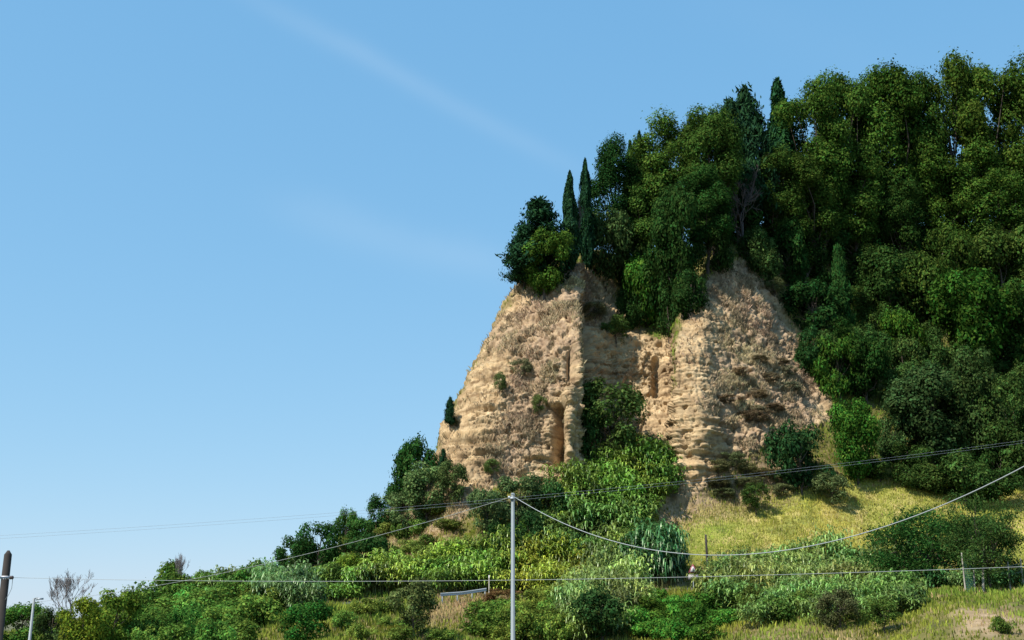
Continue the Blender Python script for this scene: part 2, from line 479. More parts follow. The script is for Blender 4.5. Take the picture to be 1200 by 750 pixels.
# soft relief elsewhere, none on the road bench
bench = sstep(1.9, 2.0, ROW) * sstep(3.1, 3.0, ROW)
soft = (fbm(x * .12, y * .12, z * .12, 3, 90) - .5) * 2.0 + (fbm(x * .6, y * .6, z * .6, 3, 91) - .5) * 0.6
disp += soft * (1 - rockd) * (1 - bench) * sstep(0.1, 0.9, ROW) * sstep(10, 8, ROW)
P = P + N * disp[..., None]

# what the surface is made of
def zone(poly, soft=10, j=30):
    return sstep(-soft, soft, poly_sd(GX, GY, poly) + jit * j)
dryA = zone([(640, 318), (700, 312), (715, 345), (690, 380), (672, 440), (650, 470), (628, 520), (600, 560), (570, 560), (592, 500), (600, 430), (618, 370)], 14, 40)
dryB = zone([(840, 318), (885, 312), (925, 362), (930, 420), (965, 455), (960, 490), (900, 520), (860, 540), (838, 500), (838, 420), (850, 360)], 12, 36)
dryC = zone([(840, 560), (880, 520), (960, 545), (930, 590), (850, 600), (790, 625), (770, 600)], 12, 30)
dryD = zone([(440, 610), (520, 560), (545, 600), (500, 650), (440, 650)], 12, 30)
dryE = zone([(520, 700), (600, 700), (610, 735), (500, 740), (490, 715)], 12, 30)
dryF = .35 * zone([(1120, 716), (1180, 709), (1195, 740), (1120, 748)], 10, 24)
dryG = .3 * zone([(860, 738), (1010, 736), (1010, 760), (860, 760)], 10, 24)
dryH = zone([(700, 680), (770, 672), (800, 690), (740, 705)], 8, 20)
dryA = np.clip(dryA + .8 * zone([(600, 345), (690, 318), (680, 400), (640, 440), (590, 440), (575, 400)], 14, 60), 0, 1)
dry = np.clip(dryA + dryB + dryC + dryD + dryE + dryF + dryG + dryH, 0, 1)
meadow = zone([(765, 640), (800, 600), (860, 590), (930, 580), (1040, 555), (1100, 560), (1215, 570), (1215, 670), (1000, 660), (860, 672), (780, 665)], 12, 20) * (ROW > 2.9)
soil = zone([(1126, 724), (1150, 712), (1184, 710), (1196, 732), (1160, 746), (1124, 742)], 16, 60) + zone([(512, 600), (540, 590), (560, 585), (530, 625), (505, 625)], 6, 16) \
     + zone([(785, 580), (820, 578), (840, 585), (790, 612), (770, 608)], 6, 14)
soil = np.clip(soil, 0, 1)
idx = np.arange(nv * nu).reshape(nv, nu)
Q = np.stack([idx[:-1, :-1], idx[:-1, 1:], idx[1:, 1:], idx[1:, :-1]], -1).reshape(-1, 4)

def hill_material():
    m, n, l = new_mat('hillside')
    o = n.new('ShaderNodeOutputMaterial'); b = n.new('ShaderNodeBsdfPrincipled')
    b.inputs['Roughness'].default_value = 0.95
    b.inputs['Specular IOR Level'].default_value = 0.15
    geo = n.new('ShaderNodeNewGeometry')
    def attr(k):
        a = n.new('ShaderNodeAttribute'); a.attribute_name = k; return a.outputs['Fac']
    def noise(scale, detail=6, vec=None, rough=0.6):
        t = n.new('ShaderNodeTexNoise'); t.inputs['Scale'].default_value = scale; t.inputs['Detail'].default_value = detail
        t.inputs['Roughness'].default_value = rough
        l.new(vec or geo.outputs['Position'], t.inputs['Vector']); return t.outputs['Fac']
    def ramp(fac, stops):
        r = n.new('ShaderNodeValToRGB'); e = r.color_ramp.elements
        while len(e) < len(stops): e.new(0.5)
        for k, (p, c) in enumerate(stops): e[k].position = p; e[k].color = (*c, 1)
        l.new(fac, r.inputs[0]); return r.outputs[0]
    def mix(f, a, bb, mode='MIX'):
        x = n.new('ShaderNodeMix'); x.data_type = 'RGBA'; x.blend_type = mode
        if isinstance(f, (int, float)): x.inputs['Factor'].default_value = f
        else: l.new(f, x.inputs['Factor'])
        l.new(a, x.inputs['A']); l.new(bb, x.inputs['B']); return x.outputs['Result']
    # sandstone: pale tan with beds of slightly different tone
    mp = n.new('ShaderNodeMapping'); mp.inputs['Scale'].default_value = (0.05, 0.05, 1.5)
    l.new(geo.outputs['Position'], mp.inputs['Vector'])
    band = noise(1.0, 5, mp.outputs[0])
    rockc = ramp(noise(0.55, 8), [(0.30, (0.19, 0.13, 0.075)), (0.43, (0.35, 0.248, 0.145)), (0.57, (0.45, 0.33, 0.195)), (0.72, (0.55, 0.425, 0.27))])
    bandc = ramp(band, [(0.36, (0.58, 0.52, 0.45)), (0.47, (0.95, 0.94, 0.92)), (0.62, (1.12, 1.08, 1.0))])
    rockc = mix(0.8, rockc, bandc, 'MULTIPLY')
    grain_shade = ramp(noise(4.0, 7, rough=.75), [(0.32, (0.50, 0.44, 0.36)), (0.47, (0.95, 0.94, 0.92)), (0.6, (1.08, 1.08, 1.06))])  # rock grain; its dark spots also stand for shade in small cavities
    rockc = mix(0.7, rockc, grain_shade, 'MULTIPLY')
    dryc = ramp(noise(1.6, 7), [(0.3, (0.17, 0.11, 0.07)), (0.5, (0.30, 0.205, 0.135)), (0.7, (0.42, 0.305, 0.20))])
    soilc = ramp(noise(1.2, 7), [(0.3, (0.17, 0.12, 0.06)), (0.5, (0.30, 0.21, 0.125)), (0.75, (0.46, 0.34, 0.22))])
    earth = ramp(noise(0.7, 7), [(0.3, (0.055, 0.055, 0.018)), (0.5, (0.12, 0.11, 0.03)), (0.7, (0.20, 0.15, 0.065))])
    mead = ramp(noise(0.35, 7), [(0.33, (0.10, 0.13, 0.03)), (0.5, (0.29, 0.275, 0.065)), (0.66, (0.42, 0.32, 0.13))])
    c = mix(attr('meadow'), earth, mead)
    drym = n.new('ShaderNodeMath'); drym.operation = 'MULTIPLY'; drym.inputs[1].default_value = 0.75
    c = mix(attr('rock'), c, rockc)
    l.new(attr('dry'), drym.inputs[0])
    dn = n.new('ShaderNodeMath'); dn.operation = 'MULTIPLY'
    l.new(drym.outputs[0], dn.inputs[0])
    rr = n.new('ShaderNodeMapRange'); rr.inputs['From Min'].default_value = 0.32; rr.inputs['From Max'].default_value = 0.5
    l.new(noise(0.9, 6), rr.inputs['Value']); l.new(rr.outputs[0], dn.inputs[1])
    c = mix(dn.outputs[0], c, dryc)
    c = mix(attr('soil'), c, soilc)
    l.new(c, b.inputs['Base Color'])
    bp = n.new('ShaderNodeBump'); bp.inputs['Strength'].default_value = 0.6; bp.inputs['Distance'].default_value = 0.07
    l.new(noise(6.0, 6, rough=0.75), bp.inputs['Height']); l.new(bp.outputs[0], b.inputs['Normal'])
    l.new(b.outputs[0], o.inputs['Surface'])
    return m

hill_me = build_mesh('hillside', P.reshape(-1, 3), quads=Q, mat=hill_material(), smooth=False,
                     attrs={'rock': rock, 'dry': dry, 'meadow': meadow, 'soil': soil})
hill = link('hillside', hill_me)
tag(hill, 'steep hill with a tan sandstone cliff and grassy lower slopes', kind='structure')

# valley floor to the horizon
gm = simple_mat('valley_ground', (0.10, 0.095, 0.04), 0.95, noise=0.5, scale=0.15)
g = 4000.0
ground = link('ground', build_mesh('ground', [(-g, -g, 0), (g, -g, 0), (g, g, 0), (-g, g, 0)], quads=[(0, 1, 2, 3)], mat=gm))
tag(ground, 'flat grassy valley floor reaching the horizon', kind='structure')

# the narrow road on its bench
rrow = np.where((tv >= 2.0) & (tv <= 3.0))[0]
RP = P[rrow][:, :].copy(); RP[..., 2] += 0.05
ri = np.arange(RP.shape[0] * nu).reshape(RP.shape[0], nu)
road = link('road', build_mesh('road', RP.reshape(-1, 3), quads=np.stack([ri[:-1, :-1], ri[:-1, 1:], ri[1:, 1:], ri[1:, :-1]], -1).reshape(-1, 4), mat=M_asphalt, smooth=True))
tag(road, 'narrow asphalt road on a bench below the cliff', kind='structure')

# ray casting from photo pixels onto the hill
bvh = BVHTree.FromPolygons(P.reshape(-1, 3).tolist(), Q.tolist())
def ground_at(px, py):
    for k in range(60):
        a, b = px_dir(px, py + k * 3)
        d = Vector((float(a), 1.0, float(b)))
        h = bvh.ray_cast(Vector((0, 0, CAMZ)) + d * 30, d.normalized())
        if h[0] is not None: return h[0]
    raise RuntimeError('no ground at %s %s' % (px, py))
def drop(x, y, fallback=0.0):
    h = bvh.ray_cast(Vector((x, y, 300)), Vector((0, 0, -1)))
    return max(h[0].z, 0.0) if h[0] is not None else 0.0
# ------------------------------------------------------------------ foliage prototypes
def unit(v): return v / (np.linalg.norm(v, axis=-1, keepdims=True) + 1e-9)

def leaf_quads(C, Nn, L, W, T=None, r=rng):
    """one pointed leaf (rhombus, creased along the midrib) for each centre"""
    n = len(C)
    rnd = r.normal(size=(n, 3)) if T is None else T
    t = unit(rnd - (rnd * Nn).sum(1)[:, None] * Nn)
    b = np.cross(Nn, t)
    L = np.broadcast_to(L, (n,))[:, None]; W = np.broadcast_to(W, (n,))[:, None]
    V = np.stack([C - t * L * .5, C + b * W * .5 + Nn * W * .12, C + t * L * .5, C - b * W * .5 + Nn * W * .12], 1)
    return V.reshape(-1, 3), np.arange(n * 4).reshape(n, 4)

def leaf_cloud(clumps, radii, per, size, r, up=0.35, flat=0.8, inner=0.55):
    """leaves spread through ball-shaped clumps, denser near their outside and top"""
    C, Nn, T1 = [], [], []
    for c, rad in zip(clumps, radii):
        m = int(per * (rad / np.mean(radii)) ** 2)
        d = unit(r.normal(size=(m, 3)) + np.array([0, 0, up]))
        rr = rad * (inner + (1.08 - inner) * r.random(m) ** .6)
        o_ = r.uniform(0, 50); rr *= (.62 + .72 * vnoise(d[:, 0] * 2.3 + o_, d[:, 1] * 2.3, d[:, 2] * 2.3, 3)) * (1 + 0.45 * (r.random(m) ** 5))
        p = c + d * rr[:, None] * np.array([1, 1, flat])
        C.append(p)
        Nn.append(unit(d * 0.9 + r.normal(size=(m, 3)) * .38 + np.array([0, 0, .28])))
        T1.append(np.clip(r.normal(0.45 + 0.15 * r.normal(), .15, m), 0, 1))
    C, Nn, t1 = np.concatenate(C), np.concatenate(Nn), np.concatenate(T1)
    n = len(C)
    s = size * (0.6 + 0.8 * r.random(n))
    V, Qd = leaf_quads(C, Nn, s, s * .62, r=r)
    tint = np.stack([t1, r.random(n), r.random(n)], 1)
    return V, Qd, np.repeat(tint, 4, 0)

def limb_tree(G, r, H, trunk_r, targets, fork=0.3, lean=0.0, sides=6):
    """trunk with limbs that bend out to the foliage clumps"""
    zt = H * 0.72
    k = 7
    tp = np.stack([np.cumsum(r.normal(0, .018 * H, k)) + lean * np.linspace(0, 1, k), np.cumsum(r.normal(0, .018 * H, k)), np.linspace(-0.06 * H, zt, k)], 1)
    tp[0, :2] = tp[1, :2] = 0
    G.tube(tp, np.linspace(trunk_r, trunk_r * .3, k), sides)
    for c in targets:
        f = np.clip((c[2] / zt) * .6, .18, .85) * r.uniform(.75, 1.0)
        i = f * (k - 1); i0 = int(i)
        s = tp[i0] + (tp[min(i0 + 1, k - 1)] - tp[i0]) * (i - i0)
        mid = s * .5 + c * .5 + np.array([0, 0, -.04 * H]) + r.normal(0, .02 * H, 3)
        G.tube([s, mid, c], [trunk_r * .38, trunk_r * .22, trunk_r * .07], 4, cap=False)

PROTO = {}
def add_proto(kind, trunk, crown, crown_name, H, R):
    PROTO.setdefault(kind, []).append((trunk, crown, crown_name, H, R))

def clump_points(r, n, H, R, zc, zr, shell=0.5, bumps=7):
    """clump centres in an uneven egg-shaped crown"""
    out = []
    lob = unit(r.normal(size=(bumps, 3))); la = r.uniform(.0, .40, bumps)
    while len(out) < n:
        d = unit(r.normal(size=3))
        q = (shell + (1 - shell) * r.random() ** .5)
        q *= 0.74 + (la * np.clip((lob @ d - .5) * 2, 0, 1)).sum()
        p = np.array([d[0] * R * q, d[1] * R * q, zc + d[2] * zr * q])
        if p[2] > .08 * H: out.append(p)
    return np.array(out)

def proto_broad(seed, H=12.0, R=4.2, n=95, per=165, leaf=.36, kind='oak', zc=.60, zr=.36, clr=(.07, .125), shell=.45, trunk=.028, up=.35):
    r = np.random.default_rng(seed)
    c = clump_points(r, n, H, R, zc * H, zr * H, shell)
    nn = np.sort(np.linalg.norm(c[:, None] - c[None], axis=2), axis=1)[:, 2]      # drop clumps that would float free of the crown
    keep = (nn < np.percentile(nn, 93)) & (c[:, 2] < np.sort(c[:, 2])[-4] + .015 * H)
    c = c[keep]; n = len(c)
    rad = r.uniform(*clr, n) * H
    V, Qd, t = leaf_cloud(c, rad, per, leaf, r, up)
    ctr = V.reshape(-1, 4, 3).mean(1)
    kz = H / np.percentile(ctr[:, 2], 99.7); kr = R / np.percentile(np.hypot(ctr[:, 0], ctr[:, 1]), 96)
    V = V * np.array([kr, kr, kz]); c = c * np.array([kr, kr, kz])
    crown = build_mesh(kind + '_crown', V, quads=Qd, mat=M_leaf, tint=t)
    G = Geo(); limb_tree(G, r, H, trunk * H, c[r.choice(n, min(16, n), False)])
    add_proto(kind, G.mesh(kind + '_trunk', M_bark, True), crown, 'crown', H, R)

for s in range(4): proto_broad(100 + s, H=12, R=4.3 + .3 * (s % 3 - 1), n=46 + 4 * s, per=470, leaf=.28, clr=(.07, .155), shell=.58)
for s in range(5): proto_broad(120 + s, H=20, R=4.6, n=66 + 6 * s, per=520, leaf=.30, kind='tall_oak', zc=.58, zr=.41, clr=(.036, .098), shell=.6, trunk=.018)
for s in range(4): proto_broad(140 + s, H=4.5, R=2.4, n=36, per=190, leaf=.24, kind='bush', zc=.48, zr=.42, clr=(.11, .21), shell=.6, trunk=.022)
for s in range(3): proto_broad(160 + s, H=2.6, R=1.9, n=34, per=110, leaf=.22, kind='bramble', zc=.40, zr=.42, clr=(.13, .26), shell=.35, trunk=.02, up=.5)
for s in range(4): proto_broad(170 + s, H=9, R=3.3, n=48, per=430, leaf=.26, kind='leafy', zc=.47, zr=.46, clr=(.06, .14), shell=.55, trunk=.02)
for s in range(2): proto_broad(180 + s, H=5.5, R=2.3, n=60, per=120, leaf=.20, kind='scrub', zc=.52, zr=.42, clr=(.07, .13), shell=.5, trunk=.018, up=.6)

def proto_cypress(seed, H=12.0, R=1.0, n=9000, kind='cypress', loose=0.0):
    r = np.random.default_rng(seed)
    z = r.random(n) ** 1.05
    prof = np.minimum(1, (z / .12) ** .6) * np.clip((1 - z) / .62, 0, 1) ** .62
    th = r.random(n) * 2 * math.pi
    tuft = vnoise(np.cos(th) * 2.2 + 9, np.sin(th) * 2.2 + 9, z * H * .8, seed)
    q = (0.5 + 0.5 * r.random(n) ** .5) * (0.5 + 0.85 * tuft)
    rad = R * prof * q
    bend = .012 * H * np.sin(z * 2.2) * r.normal()
    C = np.stack([np.cos(th) * rad + bend, np.sin(th) * rad, z * H * .97 + .03 * H + r.normal(0, .1, n)], 1)
    out = np.stack([np.cos(th), np.sin(th), 0.25 + 0 * th], 1)
    Nn = unit(out + r.normal(size=(n, 3)) * .45)
    T = np.stack([np.cos(th) * .25, np.sin(th) * .25, 1 + 0 * th], 1) + r.normal(size=(n, 3)) * .25
    s = .34 * (0.6 + .8 * r.random(n))
    V, Qd = leaf_quads(C, Nn, s * 1.25, s * .42, T, r)
    t = np.repeat(np.stack([np.clip(.2 + .55 * tuft + r.normal(0, .12, n), 0, 1), r.random(n), r.random(n)], 1), 4, 0)
    crown = build_mesh(kind + '_crown', V, quads=Qd, mat=M_needle, tint=t)
    G = Geo(); G.tube([(0, 0, -.5), (0, 0, .3 * H), (bend[0] * 0, 0, .8 * H)], [.16, .12, .04], 6)
    add_proto(kind, G.mesh(kind + '_trunk', M_bark, True), crown, 'crown', H, R)
proto_cypress(200); proto_cypress(201, R=1.15)

def proto_conifer(seed, H=12.0, R=2.6, kind='conifer'):
    """loose dark conifer: rising branches ending in ragged upright sprays"""
    r = np.random.default_rng(seed)
    G = Geo(); G.tube([(0, 0, -.6), (.1, 0, .4 * H), (0, .1, .96 * H)], [.24, .16, .03], 6)
    C, Nn, T, tt = [], [], [], []
    for i in range(130):
        f = r.random() ** .9
        th = r.random() * 2 * math.pi
        reach = R * (1 - f) ** .65 * r.uniform(.6, 1.12) + .25
        d = np.array([math.cos(th), math.sin(th), 0])
        s = np.array([0, 0, (.1 + .84 * f) * H]); e = s + d * reach + np.array([0, 0, reach * r.uniform(.15, .6)])
        if reach > 1: G.tube([s, s * .5 + e * .5, e], [.06, .04, .015], 4, cap=False)
        m = int(40 + 55 * reach)
        k = r.random(m) ** .7
        p = s + (e - s) * k[:, None] + r.normal(0, .22 + .12 * reach * .3, (m, 3))
        C.append(p); Nn.append(unit(d * .8 + np.array([0, 0, .4]) + r.normal(size=(m, 3)) * .5))
        T.append(d * .6 + np.array([0, 0, .9]) + r.normal(size=(m, 3)) * .35)
        tt.append(np.clip(r.normal(.4 + .1 * r.normal(), .15, m), 0, 1))
    C, Nn, T, tt = map(np.concatenate, (C, Nn, T, tt)); n = len(C)
    s = .36 * (.6 + .8 * r.random(n))
    V, Qd = leaf_quads(C, Nn, s * 1.3, s * .4, T, r)
    crown = build_mesh(kind + '_crown', V, quads=Qd, mat=M_needle, tint=np.repeat(np.stack([tt, r.random(n), r.random(n)], 1), 4, 0))
    add_proto(kind, G.mesh(kind + '_trunk', M_bark, True), crown, 'crown', H, R)
for s in range(3): proto_conifer(220 + s)

def proto_cane(seed, H=4.6, R=1.7, stems=44, kind='cane', droop=.75, lw=.17):
    """giant cane: tall stems with long arching strap leaves"""
    r = np.random.default_rng(seed)
    G = Geo(); V, Qd, tint = [], [], []; nv_ = 0
    for i in range(stems):
        th = r.random() * 2 * math.pi; q = math.sqrt(r.random()) * R
        b = np.array([math.cos(th) * q, math.sin(th) * q, -.35])
        h = H * r.uniform(.72, 1.02) * (1 - .25 * (q / R) ** 2)
        lean = np.array([math.cos(th), math.sin(th), 0]) * r.uniform(0.1, .55) * (q / R + .2) + r.normal(0, .12, 3) * np.array([1, 1, 0])
        k = 5; f = np.linspace(0, 1, k)
        pts = b + np.outer(f ** 1.8, lean * h * .45) + np.outer(f, (0, 0, h))
        G.tube(pts, np.linspace(.022, .008, k), 3, cap=False)
        shade = np.clip(r.normal(.5, .16), 0, 1); hue = r.random()
        for j in range(13):
            g_ = .25 + .75 * ((j + r.random()) / 13) ** .8
            i0 = min(int(g_ * (k - 1)), k - 2); a = g_ * (k - 1) - i0
            p = pts[i0] * (1 - a) + pts[i0 + 1] * a
            ph = r.random() * 2 * math.pi; dd = np.array([math.cos(ph), math.sin(ph), 0]); side = np.array([-dd[1], dd[0], 0])
            L = r.uniform(.55, .95); w = lw * r.uniform(.7, 1.2)
            up = r.uniform(.35, .8)
            p1 = p + dd * L * .38 + np.array([0, 0, L * up * .55])
            p2 = p + dd * L * .78 + np.array([0, 0, L * (up * .55 - .12 * droop)])
            p3 = p + dd * L * 1.0 + np.array([0, 0, L * (up * .3 - .62 * droop)])
            V += [p - side * w * .4, p + side * w * .4, p1 - side * w * .5, p1 + side * w * .5, p2 - side * w * .38, p2 + side * w * .38, p3 - side * w * .06, p3 + side * w * .06]
            Qd += [(nv_, nv_ + 1, nv_ + 3, nv_ + 2), (nv_ + 2, nv_ + 3, nv_ + 5, nv_ + 4), (nv_ + 4, nv_ + 5, nv_ + 7, nv_ + 6)]
            nv_ += 8
            v = np.clip(shade + r.normal(0, .24), 0, 1)
            tint += [(v, np.clip(hue * .6 + .4 * r.random(), 0, 1), 0)] * 8
    leaves = build_mesh(kind + '_leaves', np.array(V), quads=np.array(Qd), mat=M_cane, tint=np.array(tint))
    PROTO.setdefault(kind, []).append((G.mesh(kind + '_stems', M_canestem, True), leaves, 'leaves', H, R * 1.25))
M_canestem = simple_mat('cane_stem', (0.17, 0.19, 0.06), 0.6, noise=.3, scale=2)
for s in range(4): proto_cane(240 + s)
for s in range(2): proto_cane(250 + s, H=4.8, R=1.5, stems=60, kind='tall_cane', droop=1.2, lw=.15)

def branch_rec(G, r, p, d, L, rad, depth, tips, up=.22, thin=1.0):
    e = p + d * L
    m = (p + e) / 2 + r.normal(0, .06 * L, 3)
    G.tube([p, m, e], [max(rad, .022 * thin), max(rad * .8, .02 * thin), max(rad * .62, .016 * thin)], 4 if depth < 3 else 3, cap=False)
    tips.append(e)
    if depth == 0: return
    for k in range(r.integers(2, 5)):
        nd = unit(d * .9 + r.normal(0, .42, 3) + np.array([0, 0, up]))
        branch_rec(G, r, p + (e - p) * r.uniform(.55, 1.0), nd, L * r.uniform(.55, .8), rad * .55, depth - 1, tips, up, thin)

def proto_bare(seed, H=8.0, kind='bare', mat=None, trad=.10, depth=5, up=.22, thin=1.0, spread=.45):
    r = np.random.default_rng(seed); mat = mat or M_greybark
    T = Geo(); B = Geo(); tips = []
    T.tube([(0, 0, -.5), (.05, 0, .15 * H), (0, .05, .34 * H)], [trad, trad * .85, trad * .7], 6)
    for k in range(6):
        d = unit(np.array([r.normal(0, spread), r.normal(0, spread), 1.0]))
        branch_rec(B, r, np.array([0, 0, r.uniform(.16, .34) * H]), d, H * .24, trad * .5, depth - 1, tips, up, thin)
    me = B.mesh(kind + '_branches', mat)
    PROTO.setdefault(kind, []).append((T.mesh(kind + '_trunk', mat, True), me, 'branches', H, H * .32))
proto_bare(300); proto_bare(301)
proto_bare(310, kind='twiggy', up=.75, thin=.55, spread=.4, mat=simple_mat('pale_twig', (0.17, 0.145, 0.14), .9)); proto_bare(311, kind='twiggy', up=.75, thin=.55, spread=.3, mat=bpy.data.materials['pale_twig'])

def proto_feather(seed, H=8.0, R=4.2, kind='feather'):
    """open tree: crooked spreading limbs under flat layers of fine leaflets"""
    r = np.random.default_rng(seed)
    G = Geo(); C, Nn, tt = [], [], []
    G.tube([(0, 0, -.5), (.15, .1, 1.2), (-.1, .05, 2.4)], [.20, .16, .13], 6)
    for i in range(22):
        th = i * 2.4 + r.normal(0, .3); reach = R * r.uniform(.35, 1.0)
        zt = H * (.98 - .55 * (reach / R) ** 1.6) * (r.uniform(.72, 1.0) if i < 13 else r.uniform(.3, .6))
        s = np.array([0, 0, r.uniform(1.0, 2.4)])
        e = np.array([math.cos(th) * reach, math.sin(th) * reach, max(zt, 1.6)])
        m = s * .55 + e * .45 + np.array([0, 0, -.4]) + r.normal(0, .25, 3); m2 = s * .25 + e * .75 + r.normal(0, .25, 3)
        G.tube([s, m, m2, e], [.11, .08, .05, .02], 5, cap=False)
        for k in range(5):
            c = (m2 if k < 2 else e) + r.normal(0, .62, 3) * np.array([1.15, 1.15, .5])
            n = 170
            p = c + r.normal(size=(n, 3)) * np.array([.62, .62, .22])
            C.append(p); Nn.append(unit(r.normal(size=(n, 3)) * .5 + np.array([-.1, 0, .9])))
            tt.append(np.clip(r.normal(.45 + .12 * r.normal(), .18, n), 0, 1))
    C, Nn, tt = map(np.concatenate, (C, Nn, tt)); n = len(C)
    s = .20 * (.6 + .8 * r.random(n))
    V, Qd = leaf_quads(C, Nn, s * 1.3, s * .55, r=r)
    crown = build_mesh(kind + '_crown', V, quads=Qd, mat=M_leaf, tint=np.repeat(np.stack([tt, r.random(n), r.random(n)], 1), 4, 0))
    add_proto(kind, G.mesh(kind + '_trunk', M_bark, True), crown, 'crown', H, R)
proto_feather(320); proto_feather(321)

# ------------------------------------------------------------------ placing plants
NAME = {'oak': ('oak_tree', 'tree'), 'tall_oak': ('oak_tree', 'tree'), 'leafy': ('leafy_tree', 'tree'), 'bush': ('bush', 'bush'), 'bramble': ('bramble_bush', 'bush'), 'scrub': ('shrub', 'shrub'),
        'cypress': ('cypress_tree', 'tree'), 'conifer': ('conifer_tree', 'tree'), 'cane': ('cane_clump', 'reeds'),
        'tall_cane': ('cane_clump', 'reeds'), 'bare': ('bare_tree', 'tree'), 'twiggy': ('bare_tree', 'tree'), 'feather': ('feathery_tree', 'tree')}
TRUNKNAME = {'cane': 'stems', 'tall_cane': 'stems'}
counter = {}
def plant(kind, px, top, base, width, color, label, group=None, rz=None, name=None, hit=None, var=.10):
    """a plant whose foot stands on the hill at the photo pixel (px, base); top and width are pixels too"""
    p = hit or ground_at(px, base)
    Y = p.y
    ztop = CAMZ + float(px_dir(px, top)[1]) * Y
    h = max(ztop - p.z, .4)
    if kind == 'oak' and h / (width * math.hypot(Y, p.z) / FPX) > 1.75: kind = 'tall_oak'
    i = counter.get(kind, 0); counter[kind] = i + 1
    tr, cr, cn, H, R = PROTO[kind][i % len(PROTO[kind])]
    m_per_px = math.hypot(Y, p.z) / FPX
    w = width * m_per_px * .5
    nm, cat = NAME[kind]
    e = bpy.data.objects.new(name or nm, None); col.objects.link(e)
    e.empty_display_size = .5
    e.location = p; e.rotation_euler = (0, 0, rng.uniform(0, 2 * math.pi) if rz is None else rz)
    sx = w / R; sz = h / H
    e.scale = (sx, sx * rng.uniform(.92, 1.08), sz)
    tag(e, label, cat, group)
    a = link(TRUNKNAME.get(kind, 'trunk'), tr, e)
    b = link(cn, cr, e)
    k = 1 + rng.normal(0, var)
    if kind in ('oak', 'tall_oak', 'leafy', 'bush') : k *= .9
    b.color = (1.12 * color[0] * k * (1 + rng.normal(0, var * .5)), 1.42 * color[1] * k, 1.15 * color[2] * k, 1)
    return e

DK = (0.022, 0.042, 0.012)      # dark oak
MD = (0.048, 0.072, 0.014)      # mid oak
LT = (0.080, 0.098, 0.018)      # sunlit yellowish oak
BR = (0.055, 0.115, 0.018)      # bright green
OL = (0.060, 0.075, 0.028)      # olive
CY = (0.016, 0.036, 0.018)      # cypress
CN = (0.155, 0.190, 0.034)      # cane
CNY = (0.240, 0.220, 0.030)     # yellow cane
CNP = (0.190, 0.195, 0.060)     # pale cane
CND = (0.055, 0.105, 0.036)     # dark cane
YG = (0.150, 0.160, 0.022)

